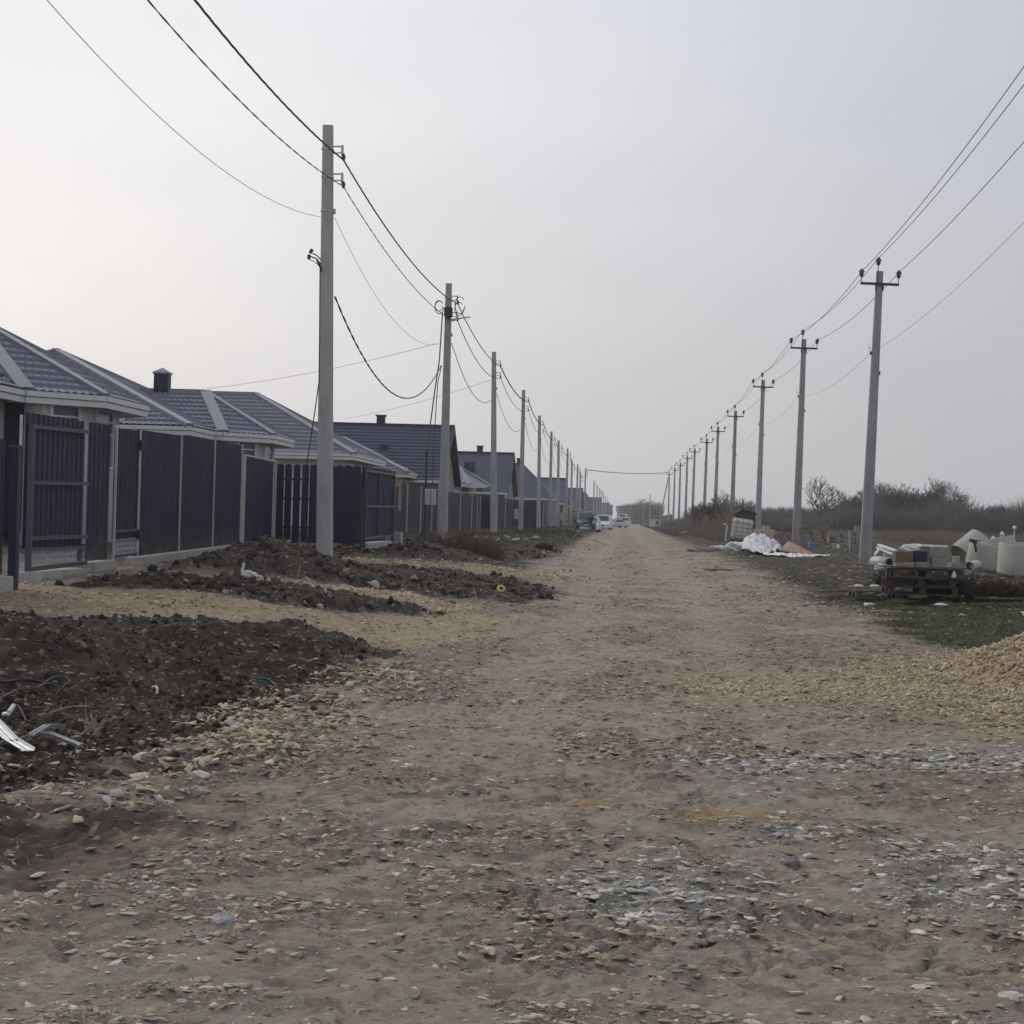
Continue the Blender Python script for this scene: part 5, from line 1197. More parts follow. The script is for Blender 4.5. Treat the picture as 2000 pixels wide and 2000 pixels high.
# near stack
c0 = at(1737, 1122, 33.5); zg = c0.z
lbls = ['lowest of the dark pallets stacked under the grey blocks', 'second pallet from the bottom under the grey blocks', 'upper pallet of the near stack, just below the top one', 'topmost wide pallet carrying boxes and grey blocks']
for i, (dx, rz) in enumerate([(.0, .03), (-.02, -.04), (.08, .05)]): pallet('wooden_pallet', lbls[i], (c0.x + dx, 33.5 + .2, zg + .145 * i * 1.02), rz, WOODD if i < 2 else WOODW, 'pallets in the near stack on the right')
zt_ = zg + .145 * 3 * 1.02
r = thing('wooden_pallet', lbls[3], 'pallet', (c0.x, 33.6, zt_), 'pallets in the near stack on the right')
b = MB(); [b.box((c0.x + .03, 33.25 + i * .19, zt_ + .03), (1.45, .14, .025), Euler((0, 0, .02 * (i - 2)))) for i in range(5)]; b.build('deck', WOODW, r)
zt_ += .045
def crate(name, label, cat, c, d, m, rot=0, ex=None, group=None, bev=.008):
    o = MB().box((0, 0, 0), d, Euler((0, 0, rot)), bev).build(name, m, local=True); o.location = c; tagp(o, label, cat, group)
    if ex: ex(o)
    return o
def px(x, Y, y=1040): return at(x, y, Y)
def bx(name, label, cat, x0, x1, y0, y1, Y, dpt, m, rot=0, group=None, zbase=None, bev=.008):
    """box whose front shows from x0..x1, y0(top)..y1(bottom) at depth Y"""
    a = at(x0, y1, Y); b_ = at(x1, y0, Y); w_ = b_.x - a.x; h = b_.z - a.z
    return crate(name, label, cat, ((a.x + b_.x) / 2, Y + dpt / 2, (a.z + b_.z) / 2), (w_, dpt, h), m, rot, None, group, bev)
Yb = 33.6
bx('cardboard_box', 'brown carton at the left end of the near pallet stack', 'box', 1688, 1722, 1041, 1060, 33.3, .25, mat('brown_carton', (.15, .12, .09), .9, .15, 5), .1)
bx('building_block', 'low grey block under the brown carton on the pallets', 'block', 1690, 1724, 1061, 1073, 33.3, .3, BLOCKG, .05, 'blocks on the near pallets')
bx('blue_box', 'dark blue box on the near pallet stack', 'box', 1723, 1751, 1040, 1060, 33.5, .25, mat('navy_plastic', (.02, .024, .06), .5, .15, 5), -.06)
bx('building_block', 'grey block under the dark blue box', 'block', 1727, 1750, 1061, 1073, 33.4, .25, BLOCKG, 0, 'blocks on the near pallets')
bx('building_block', 'pale block with a white top standing behind the blue box', 'block', 1737, 1755, 1031, 1052, 33.9, .2, BLOCK, .1, 'blocks on the near pallets')
bx('foam_sheet', 'thin white foam slab on the block behind the blue box', 'foam slab', 1735, 1756, 1028, 1032, 33.85, .3, PLWH, .1)
bx('building_block', 'upper grey block of the pair right of the blue box', 'block', 1759, 1789, 1032, 1051, 33.6, .25, BLOCKG, -.05, 'blocks on the near pallets')
bx('building_block', 'lower grey block of the pair right of the blue box', 'block', 1757, 1787, 1053, 1074, 33.55, .3, BLOCKG, .06, 'blocks on the near pallets')
bx('foam_sheet', 'broken white foam strip on the upper grey block', 'foam slab', 1758, 1789, 1029.5, 1032.5, 33.6, .25, PLWH, -.05)
bx('building_block', 'small square block below the tilted concrete ring', 'block', 1793, 1815, 1063, 1076, 34, .25, BLOCKG, .15, 'blocks on the near pallets')
bx('building_block', 'small pale block wedged beneath the tilted concrete ring', 'block', 1800, 1812, 1050, 1062, 40, .25, BLOCK, -.1, 'blocks on the near pallets')
# white crumpled bag behind blue box
def blob(name, label, cat, c, d, m, seed, amp=.35, sub=3, flat_bottom=True):
    rd = np.random.RandomState(seed); bm = bmesh.new(); bmesh.ops.create_icosphere(bm, subdivisions=sub, radius=1)
    ph = rd.uniform(0, 6, 6); 
    for v in bm.verts:
        p = v.co; n_ = math.sin(p.x * 4 + ph[0]) * math.sin(p.y * 5 + ph[1]) + .6 * math.sin(p.z * 7 + p.x * 6 + ph[2]) + .4 * math.sin(p.x * 13 + p.y * 9 + ph[3]) + rd.uniform(-.25, .25)
        k = 1 + amp * n_ * .4; v.co = Vector((p.x * k * d[0] / 2, p.y * k * d[1] / 2, max(p.z * k, -.3 if flat_bottom else -9) * d[2] / 1.5))
    me = bpy.data.meshes.new(name); bm.to_mesh(me); bm.free(); me.materials.append(m); me.polygons.foreach_set('use_smooth', [False] * len(me.polygons))
    o = bpy.data.objects.new(name, me); C.objects.link(o); o.location = c; tagp(o, label, cat); return o
blob('plastic_bag', 'crumpled white bag lying behind the dark blue box', 'bag', at(1722, 1036, 34), (.42, .2, .14), PLWH, 1)
blob('plastic_bag', 'white bag on the ground left of the near pallets', 'bag', at(1664, 1072, 36), (.28, .2, .12), PLWH, 2)
blob('plastic_bag', 'white scrap hanging at the right end of the near pallets', 'bag', at(1800, 1087, 33.2), (.08, .05, .13), PLWH, 3)
# grey pipe
def pipe(name, label, a, b_, r_, m, thick=.02, cat='pipe'):
    mb = MB(); a = Vector(a); b_ = Vector(b_); d = (b_ - a); z = d.normalized(); M = z.to_track_quat('Z', 'Y').to_matrix(); L_ = d.length
    mb.lathe([(r_, 0), (r_, L_), (r_ - thick, L_), (r_ - thick, 0), (r_, 0)], a, 24, M, True)
    return mb.build(name, m, base=a, label=label, category=cat)
pipe('pipe_offcut', 'short grey pipe offcut lying left of the near pallets', at(1651, 1060, 38), at(1680, 1063, 36.6), .115, PVC)
pipe('pipe_offcut', 'pale pipe offcut lying under the concrete rings', at(1829, 1069, 46), at(1843, 1066, 47.5), .12, PVC)
# concrete rings
def ring(label, px_, py_, Y, ro, h, tilt, th=.08):
    mb = MB(); mb.lathe([(ro, 0), (ro, h), (ro - .015, h + .01), (ro - th + .015, h + .01), (ro - th, h), (ro - th, 0), (ro, 0)], (0, 0, 0), 40)
    p = at(px_, py_, Y); o = mb.build('concrete_ring', RING, local=True); o.location = p; o.rotation_euler = tilt; tagp(o, label, 'concrete ring', 'concrete well rings lying on the right'); return o
ring('concrete ring tipped on its edge, leftmost of the rings', 1818, 1056, 54, .50, .75, (0, R(52), R(20)))
ring('concrete ring leaning with its open end facing up, beside the black T bar', 1856, 1066, 53, .50, .62, (R(10), R(9), 0))
ring('concrete ring standing in the shadowed gap between two others', 1892, 1066, 53, .48, .72, (R(-6), R(-14), 0))
ring('concrete ring nearest to the right edge, standing upright', 1926, 1082, 48, .58, .72, (R(4), R(2), 0))
b = MB(); b.bar(at(1829, 1019, 52.4), at(1843, 1023, 52.4), .09, .09); b.bar(at(1838, 1022, 52.4), at(1842, 1041, 52.4), .06, .06); b.build('steel_bar', STEELD, base=at(1838, 1022, 52.4), label='black T shaped bar stuck on the leaning concrete ring', category='steel bar')
for (x, y, Y, s, lb) in ((1874, 1015, 56, .075, 'white plastic jug set on the ring beside the black bar'), (1891, 1006, 60, .075, 'pale round cap on the grey sack behind the rings'), (1914, 994, 62, .07, 'small white float hanging in the brush at the far right')):
    p = at(x, y + 5, Y); mb = MB(); mb.lathe([(0, 0), (s * .9, .01), (s, s * .5), (s * .9, s * 1.2), (s * .4, s * 1.5), (s * .25, s * 1.8), (0, s * 1.85)], p, 14); 
    if y < 1000: mb.tube([p - Vector((0, 0, 1.2)), p], .02, 5)
    elif y < 1010: mb.lathe([(s * 1.6, -.75), (s * 1.7, -.4), (s * 1.4, -.05), (0, 0)], p, 12)
    mb.build('plastic_jug', PLWH, base=p, label=lb, category='jug')
# planks, strips
def plank(label, a, b_, w_, h, m, name='plank'):
    mb = MB(); mb.bar(a, b_, w_, h); return mb.build(name, m, base=a, label=label, category=name.replace('_', ' '))
plank('upper white metal strip lying right of the nearest right pole', at(1658, 1028, 42), at(1690, 1039, 40), .07, .04, PLWH, 'metal_strip')
plank('lower white metal strip bent towards the pallets', at(1655, 1033, 42), at(1685, 1046, 40), .06, .03, PLWH, 'metal_strip')
plank('short white strip crossing the two longer ones', at(1650, 1047, 42), at(1664, 1029, 42.4), .05, .03, PLWH, 'metal_strip')
for i, (x0, y0, x1, y1, Y, lb, m) in enumerate([(1545, 1122, 1665, 1119, 33, 'long grey board lying left of the pallets', WOODW), (1560, 1131, 1648, 1130, 32, 'grey board below the long one left of the pallets', WOODW), (1760, 1133, 1840, 1128, 31.5, 'reddish board lying in front of the brushwood pile', mat('red_board', (.19, .13, .10), .9, .2, 5)),
        (1700, 1134, 1790, 1142, 31, 'dark board slanting in front of the near pallets', WOODD), (1770, 1137, 1930, 1141, 30.5, 'long dark board below the brushwood pile', WOODD), (1880, 1128, 1935, 1126, 31.5, 'pale stick at the right edge below the brushwood', WOODW), (1640, 1125, 1680, 1112, 33, 'short grey board leaning on the pallet stack', WOODW)]):
    p, q = pg(x0, y0), pg(x1, y1); p = Vector((p.x, p.y, gz(p.x, p.y) + .05)); q = Vector((q.x, q.y, gz(q.x, q.y) + .05)); plank(lb, p, q, .12, .035, m)
for (x0, y0, x1, y1, Y, lb, m) in [(1500, 1100, 1640, 1106, 36, 'long grey plank lying beyond the boards left of the pallets', WOODW), (1655, 1128, 1700, 1118, 33, 'short dark board poking out under the flat pallet', WOODD), (1830, 1146, 1932, 1150, 30, 'thin grey board in the grass below the dark board', WOODW)]:
    p, q = pg(x0, y0), pg(x1, y1); p = Vector((p.x, p.y, gz(p.x, p.y) + .04)); q = Vector((q.x, q.y, gz(q.x, q.y) + .05)); plank(lb, p, q, .11, .03, m)
pp = pg(1690, 1133); pallet('wooden_pallet', 'flat weathered pallet on the ground in front of the near stack', (pp.x, pp.y + .2, gz(pp.x, pp.y) + .02), .05, WOODW, 'pallets lying flat on the right', 1.6, .9)
pp = pg(1765, 1136); pallet('wooden_pallet', 'dark broken pallet under the near stack, right side', (pp.x + .1, pp.y + .6, gz(pp.x, pp.y) + .0), -.08, WOODD, 'pallets lying flat on the right', 1.3, .8)
for i, (x, y, lb) in enumerate([(1620, 1112, 'white flake beside the nearest right pole'), (1650, 1109, 'white scrap left of the grey pipe'), (1776, 1150, 'white scrap in front of the dark board'), (1640, 1143, 'white plastic cup under the weathered pallet')]):
    p = pg(x, y); blob('litter', lb, 'litter', (p.x, p.y, gz(p.x, p.y) + .03), (.22, .12, .05), PLWH, 20 + i, .3, 2)
# big pallet stacks further back
def stack(x0, x1, y0, y1, Y, n, lab, base_m=WOODW):
    a = at(x0, y1, Y); b_ = at(x1, y0, Y); w_ = b_.x - a.x; h = (b_.z - a.z) / n; rd = random.Random(n)
    for i in range(n):
        o = pallet('wooden_pallet', lab[0] + ['lowest', 'second', 'third', 'fourth', 'fifth', 'sixth', 'topmost'][i if i < n - 1 else 6] + lab[1], ((a.x + b_.x) / 2 + rd.uniform(-.08, .08), Y + .4, a.z + i * h), rd.uniform(-.09, .09), base_m, lab[2], min(w_, 1.25), .9)
        o.scale.z = min(1.25, h / .145); o.scale.x = w_ / min(w_, 1.25)
stack(1511, 1563, 990, 1034, 82, 7, ('', ' pallet of the tall stack behind the blue bag', 'pallets in the tall stack behind the blue bag'), mat('pale_pallet', (.25, .21, .165), .9, .2, 5))
stack(1463, 1494, 1004, 1027, 86, 4, ('', ' pallet of the low stack left of the second right pole', 'pallets in the low stack by the second right pole'), mat('pale_pallet', (.25, .21, .165), .9, .2, 5))
# blocks rows: pinkish
def blocks(name, x0, x1, y0, y1, Y, nx, nz, m, labels, grp, jit=.0, skip=()):
    a = at(x0, y1, Y); b_ = at(x1, y0, Y); w_ = (b_.x - a.x) / nx; h = (b_.z - a.z) / nz; k = 0; rd = random.Random(int(x0))
    for j in range(nz):
        for i in range(nx):
            if (i, j) in skip: continue
            o = crate(name, labels.format(col=['leftmost', 'second', 'third', 'fourth', 'fifth', 'sixth'][i], row=['bottom', 'middle', 'top'][j] if nz == 3 else ['lower', 'upper'][min(j, 1)]), 'block', (a.x + w_ * (i + .5) + rd.uniform(-jit, jit), Y + .15 + rd.uniform(-.1, .1), a.z + h * (j + .5)), (w_ * .96, .35, h * .97), m, rd.uniform(-.06, .06), None, grp, .012)
blocks('building_block', 1405, 1462, 999, 1021, 88, 4, 2, BLOCKP, '{col} {row} pinkish block stacked behind the white sheeting', 'pinkish blocks behind the white sheeting', .02, {(0, 1)})
bx('building_block', 'single pale block on top of the pinkish blocks', 'block', 1440, 1453, 992, 999, 88.1, .3, BLOCK, .1)
blocks('building_block', 1564, 1600, 1004, 1024, 80, 3, 2, BLOCKG, '{col} {row} weathered block right of the tall pallet stack', 'weathered blocks right of the tall pallet stack', .03)
blocks('building_block', 1604, 1624, 992, 1012, 76, 2, 2, BLOCKG, '{col} {row} block of the tall grey pile left of the nearest right pole', 'tall grey block pile by the nearest right pole', .03, {(0, 1)})
blocks('building_block', 1602, 1626, 1012, 1040, 74, 2, 2, BLOCKG, '{col} {row} mossy block at the foot of the grey pile by the nearest right pole', 'mossy blocks at the foot of the grey pile', .03)
blocks('building_block', 1641, 1664, 1002, 1034, 72, 2, 2, BLOCKG, '{col} {row} weathered block just right of the nearest right pole', 'weathered blocks right of the nearest right pole', .04, {(1, 1)})
blocks('building_block', 1428, 1462, 1021, 1032, 84, 3, 1, BLOCKP, '{col} {row} pinkish block in the short row right of the white sheeting', 'short row of pinkish blocks right of the sheeting', .05)
blocks('building_block', 1568, 1612, 1026, 1040, 76, 4, 1, BLOCKG, '{col} {row} weathered block in the loose row before the grey pile', 'loose row of blocks before the grey pile', .12)
blocks('building_block', 1668, 1690, 1044, 1058, 44, 2, 1, BLOCKG, '{col} {row} half buried block behind the grey pipe offcut', 'half buried blocks behind the grey pipe', .08)
# caged water tank (tilted)
def ibc(label, x0, x1, y0, y1, Y):
    a = at(x0, y1, Y); b_ = at(x1, y0, Y); w_ = b_.x - a.x; h = b_.z - a.z
    r = thing('caged_tank', label, 'water tank', (a.x, Y, a.z)); r.rotation_euler = (0, R(7), 0)
    MB().box((w_ / 2, w_ / 2, h / 2 + .06), (w_ * .93, w_ * .93, h * .88), None, .1).build('tank', mat('tank_plastic', (.62, .61, .52), .5, .06, 3, spec=.4), r, local=True)
    g = MB()
    for i in range(6):
        z = .12 + i * (h * .86) / 5; 
        for p, q in (((0, 0), (w_, 0)), ((w_, 0), (w_, w_)), ((0, 0), (0, w_)), ((0, w_), (w_, w_))): g.bar((p[0], p[1], z), (q[0], q[1], z), .018)
    for i in range(5):
        x = i * w_ / 4
        for y in (0, w_): g.bar((x, y, .1), (x, y, h * .98), .018)
        g.bar((0, x, .1), (0, x, h * .98), .018); g.bar((w_, x, .1), (w_, x, h * .98), .018)
    g.build('cage', mat('cage_steel', (.22, .23, .22), .5, .15, 5, metal=.3), r, local=True)
    MB().box((w_ / 2, w_ / 2, .05), (w_, w_, .12)).build('skid', WOODD, r, local=True)
    MB().lathe([(0, 0), (.12, 0), (.12, .05), (0, .06)], (w_ / 2, w_ / 2, h * .98), 14).build('lid', BLACK, r, local=True)
ibc('white plastic water tank in a steel cage, leaning slightly left', 1376, 1419, 976, 1021, 84)
# dark trailer / rusty box behind tank
a = at(1388, 1000, 92); b_ = at(1426, 962, 92); r = thing('rusty_trailer', 'dark rusty flat-topped trailer body behind the caged water tank', 'trailer', ((a.x + b_.x) / 2, 92, a.z))
w_ = b_.x - a.x; mb = MB(); mb.box(((a.x + b_.x) / 2, 93, (a.z + b_.z) / 2 - .1), (w_, 2, (b_.z - a.z) * .8), None, .05); mb.build('body', mat('rust_sheet', (.075, .055, .047), .9, .3, 3), r)
mb = MB(); mb.prism([(a.x - .1, 92, b_.z - .22), (a.x + w_ * .3, 92, b_.z), (b_.x, 92, b_.z - .12), (b_.x + .05, 92, b_.z - .25)], (0, 2.1, 0)); mb.build('cover', mat('dark_cover', (.03, .028, .028), .8, .3, 3), r)
# bent white pipe
cable('bent_pipe', 'thin white bent pipe standing left of the caged tank', [at(1369, 1020, 86), at(1370.5, 1004, 86), at(1371.5, 993, 86), at(1370, 989, 86), at(1364, 989, 86)], .03, PLWH, 'pipe', 8)
# tarpaulin
def sheet(name, label, cat, top, m, seed, amp=.06, thick=.01, nx=60, ny=26):
    """top: list of (q_x, y_crest, y_foot, Y_crest, Y_foot)"""
    T = top; rd = np.random.RandomState(seed); V = []
    qs = np.linspace(T[0][0], T[-1][0], nx)
    for q in qs:
        c = [float(np.interp(q, [t[0] for t in T], [t[k] for t in T])) for k in range(1, 5)]
        A = at(q, c[0], c[2]); B = at(q, c[1], c[3])
        for j in range(ny):
            t = j / (ny - 1); p = A.lerp(B, t); p.z += .16 * math.sin(math.pi * t) * (A.z - B.z)
            w_ = float(fbm(np.array([p.x * 2.2 + j * .13]), np.array([j * .16 + q * .012]), 3, seed)[0] - .5); w2 = abs(float(fbm(np.array([p.x * 3.2 - t * 2.5]), np.array([t * 5 + p.x * 1.5]), 4, seed + 3, .6)[0]) - .5) * 2.4
            p.z += amp * 2 * w_ * math.sin(math.pi * min(1, .15 + t)) + amp * 1.6 * w2; p.y += amp * 3 * w_
            V.append(p)
    mb = MB(); f = [(i * ny + j, (i + 1) * ny + j, (i + 1) * ny + j + 1, i * ny + j + 1) for i in range(nx - 1) for j in range(ny - 1)]; mb.add(V, f, True)
    o = mb.build(name, m, base=V[0], label=label, category=cat); md = o.modifiers.new('thick', 'SOLIDIFY'); md.thickness = thick; return o
sheet('plastic_sheeting', 'rumpled white plastic sheeting draped over a heap by the tank', 'sheeting', [(1400, 1030, 1036, 76, 72), (1412, 1013, 1040, 76, 70), (1424, 1009, 1043, 76, 69), (1440, 1011, 1045, 76, 68), (1455, 1019, 1046, 75, 67.5), (1468, 1028, 1044, 74, 68), (1474, 1038, 1043, 72, 69)], TARP, 5, .16)
sheet('plastic_sheeting', 'flat torn white sheeting trailing right under the cardboard', 'sheeting', [(1440, 1043, 1047, 69, 66), (1470, 1046, 1048, 67, 65), (1500, 1045, 1052, 66.5, 64), (1525, 1048, 1051, 65.5, 64), (1545, 1048, 1051, 65, 63.5), (1566, 1049, 1049.8, 65, 64.4)], PLWH, 7, .07)
sheet('cardboard_sheet', 'large brown cardboard sheet bent over beside the white sheeting', 'cardboard', [(1474, 1035, 1040, 72, 69), (1487, 1021, 1041, 72, 69), (1502, 1027, 1043, 71, 68.5), (1520, 1037, 1046, 70, 67.5), (1541, 1047, 1049, 68, 66.5)], CARD, 9, .015, .02)
blob('rubbish_heap', 'heap of white plastic scraps at the left foot of the sheeting', 'rubbish', at(1392, 1036, 76), (.9, .5, .4), PLWH, 31, .8)
blob('rubbish_heap', 'flat white scraps on the ground below the bent pipe', 'rubbish', at(1364, 1034, 80), (1.0, .4, .15), PLWH, 32, .6)
blob('blue_bag', 'bright blue plastic bag in front of the tall pallet stack', 'bag', at(1530, 1033, 78), (.26, .2, .42), PLB, 33, .4)
blob('plastic_bottle', 'round white bottle top on the ground left of the nearest right pole', 'bottle', at(1581, 1033, 74), (.16, .14, .18), PLWH, 34, .1)
for i, (x, y, Y, d, lb) in enumerate([(1366, 1060, 60, (.32, .14, .06), 'white slab alone on the dark verge below the white sheeting'), (1300, 1008, 125, (1.5, .5, .3), 'pale rubble strip in the low brush beside the right poles'), (1330, 1042, 76, (1.3, .6, .25), 'mound of pale earth at the road edge left of the sheeting'), (1355, 1078, 50, (.8, .3, .06), 'pale flat debris at the right edge of the road')]):
    p = pg(x, y); blob('rubble', lb, 'rubble', (p.x, p.y, gz(p.x, p.y) + .02), d, BLOCK if i < 2 else mat('pale_earth', (.24, .21, .17), .95, .2, 8), 40 + i, .5)
# dark earth bank in front of the tarp
# ================================================================== LEFT VERGE OBJECTS
p = pg(470, 1089, .08); Y = p.y
r = thing('plastic_bag', 'crumpled white bag with an upright twisted neck on the dark bank', 'bag', (p.x, Y, p.z))
z0 = gz(p.x, Y)
o = blob('bag_body', None, None, (0, 0, .05), (.26, .18, .12), mat('greyish_white_bag', (.50, .50, .50), .5, .15, 10), 51, .35); o.parent = r
MB().tube([(-.08, 0, .06), (-.10, 0, .14), (-.085, 0, .20), (-.095, 0, .235)], [.035, .022, .02, .028], 8).build('neck', PLWH, r, local=True)
r.location.z = z0 + .03
p = pg(945, 1128, 0); mb = MB(); mb.lathe([(.035, -.015), (.06, -.018), (.075, 0), (.06, .018), (.035, .015), (.035, -.015)], (0, 0, 0), 20, Euler((R(60), .2, 0)).to_matrix()); o = mb.build('tape_roll', mat('yellow_tape', (.62, .50, .06), .5, .1, 5, spec=.4), local=True); o.location = (p.x, p.y, gz(p.x, p.y) + .06); tagp(o, 'yellow roll of tape on the soil edge beside the road', 'tape roll')
# tyre
p = pg(1027, 1036); mb = MB(); mb.lathe([(.19, -.09), (.27, -.11), (.315, -.08), (.325, 0), (.315, .08), (.27, .11), (.19, .09), (.185, 0), (.19, -.09)], (0, 0, 0), 28)
for i in range(28):
    a = i * math.pi / 14; mb.box((.322 * math.cos(a), .322 * math.sin(a), 0), (.02, .03, .15), Euler((0, 0, a)))
o = mb.build('tyre', BLACK, local=True); o.location = (p.x, p.y, gz(p.x, p.y) + .12); o.rotation_euler = (.1, .08, 0); tagp(o, 'black car tyre lying flat on the grass verge', 'tyre')
for i, (x0, y0, x1, y1, lb, m) in enumerate([(665, 1048, 705, 1046, 'pale plank in front of the framed fence panel', WOODN), (640, 1090, 668, 1086, 'pale stick on the dark bank right of the nearest pole', WOODN), (775, 1076, 788, 1094, 'thin pale stick slanting on the bank below the dead weeds', WOODN), (1082, 1016, 1094, 998, 'white board leaning on the verge before the parked cars', PLWH), (1120, 1018, 1146, 1030, 'dark branch lying on the verge before the cars', WOODD), (562, 1092, 566, 1066, 'short pale stick standing at the cable end', WOODN)]):
    p, q = pg(x0, y0), pg(x1, y1); Yq = min(p.y, q.y); p = at(x0, y0, Yq - .2); q = at(x1, y1, Yq - .2); plank(lb, p, q, (.09, .05, .03, .12, .06, .02)[i], .02, m, 'stick' if i not in (0, 3) else 'plank')
# stones piled by the grass strip
for i in range(9):
    p = pg(900 + i * 13 + (i % 3) * 4, 1020 + (i % 2) * 4); TV, TF = T_ROUND[i % 8]; mb = MB(); mb.add([Vector(v) * (.11 + .03 * (i % 3)) for v in TV], [tuple(f) for f in TF])
    o = mb.build('rock', mat('verge_rock', (.33, .29, .22), .9, .2, 8), local=True); o.location = (p.x, p.y, gz(p.x, p.y) + .1); tagp(o, 'pale rock in the line of rocks below the green grass strip, ' + ['leftmost', 'second from left', 'third from left', 'fourth from left', 'middle one', 'fourth from right', 'third from right', 'second from right', 'rightmost'][i], 'rock', 'line of pale rocks by the grass strip')
# metal scrap and cables at lower left
def gp(x, y, dz=.03):
    e = 0.0
    for _ in range(5): p = pg(x, y, e + dz); e = .5 * e + .5 * (gz(p.x, p.y) - float(g0(p.x, p.y)))
    return Vector((p.x, p.y, gz(p.x, p.y) + dz))
SCRAP = mat('scrap_metal', (.45, .46, .48), .35, .1, 9, metal=.6, spec=.5)
def profile(label, pts, w_, m, name='metal_profile'):
    r = thing(name, label, 'metal profile', pts[0]); b = MB(); e = MB(); d_ = (pts[-1] - pts[0]).normalized(); s = Vector((-d_.y, d_.x, 0)).normalized() * w_ / 2
    n = len(pts)
    vs = []; 
    for p in pts: vs += [p - s + Vector((0, 0, .02)), p - s * .8, p + s * .8, p + s + Vector((0, 0, .02))]
    e.add(vs, [(4 * i + j, 4 * i + j + 1, 4 * i + 5 + j, 4 * i + 4 + j) for i in range(n - 1) for j in range(3)])
    o = e.build('channel', m, r); md = o.modifiers.new('t', 'SOLIDIFY'); md.thickness = .003
    for k in (-.25, .25):
        b = MB(); b.tube([p + s * k * 2 * .6 + Vector((0, 0, .006)) for p in pts], .004, 5); b.build('rib', m, r)
    return r
profile('straight ribbed metal strip leaning across the scrap at the left edge', [gp(-30, 1348, .16), gp(20, 1398, .08), gp(52, 1418, .03)], .10, SCRAP)
A_ = [gp(-40, 1412, .03), gp(0, 1404, .05), gp(30, 1397, .07), gp(65, 1387, .09), gp(95, 1388, .09), gp(120, 1397, .06), gp(150, 1409, .03)]
profile('curved shiny metal strip ending right of the scrap pile', A_, .055, SCRAP)
profile('short pale metal strip behind the curved shiny strip', [gp(60, 1392, .08), gp(90, 1384, .07), gp(118, 1381, .06)], .04, SCRAP)
def loose(label, pts, r_, m, name='loose_cable', cat='cable'):
    P = [gp(x, y, dz) for x, y, dz in pts]; Q = []
    for i in range(len(P) - 1):
        p0 = P[max(0, i - 1)]; p1 = P[i]; p2 = P[i + 1]; p3 = P[min(len(P) - 1, i + 2)]
        for k in range(6):
            t = k / 6; Q.append(.5 * ((2 * p1) + (p2 - p0) * t + (2 * p0 - 5 * p1 + 4 * p2 - p3) * t * t + (3 * p1 - p0 - 3 * p2 + p3) * t ** 3))
    Q.append(P[-1]); return cable(name, label, Q, r_, m, cat, 6)
BRC = mat('dusty_cable', (.10, .09, .08), .8, .2, 9)
loose('thick black cable entering from the left edge over the near mound', [(-60, 1278, .1), (0, 1281, .08), (50, 1286, .07), (85, 1291, .06), (130, 1290, .05)], .012, CABLE)
loose('dusty cable curling up in a hook shape over the near mound', [(-40, 1340, .04), (0, 1322, .05), (35, 1304, .06), (70, 1298, .09), (98, 1280, .12), (118, 1272, .12), (132, 1284, .09), (122, 1296, .04), (104, 1312, .03)], .007, BRC)
loose('second dusty loop of cable below the hook shaped one', [(60, 1297, .05), (95, 1290, .08), (118, 1290, .09), (130, 1300, .04), (140, 1302, .03)], .006, BRC)
loose('dark cable lying across the soil above the metal scrap', [(-40, 1334, .03), (0, 1334, .04), (30, 1339, .03), (50, 1346, .03)], .008, CABLE)
loose('long bare stick lying between the cables and dry weed stalks', [(92, 1350, .03), (130, 1334, .06), (150, 1332, .08), (168, 1333, .1)], .006, mat('bare_stick', (.24, .20, .15), .9, .2, 8), 'stick', 'stick')
loose('green strap lying on the dark soil', [(462, 1279, .03), (480, 1278, .05), (505, 1282, .04), (525, 1288, .03)], .010, mat('green_strap', (.03, .17, .12), .6, .15, 8), 'strap', 'strap')
o = loose('bent pale pipe stub sticking out of the near mound', [(296, 1316, .0), (297, 1300, .02), (293, 1290, .03), (287, 1292, .03)], .012, mat('pipe_stub', (.42, .40, .37), .7, .1, 8), 'pipe_stub', 'pipe')
for (x, y, x2, y2, lb) in ((18, 1330, 27, 1318, 'longer white plastic piece above the metal scrap'), (8, 1347, 16, 1341, 'shorter white plastic piece just above the metal strip')):
    a, b_ = gp(x, y, .05), gp(x2, y2, .08); mb = MB(); mb.tube([a, b_], [.018, .014], 10); mb.build('plastic_piece', PLWH, base=a, label=lb, category='plastic piece')

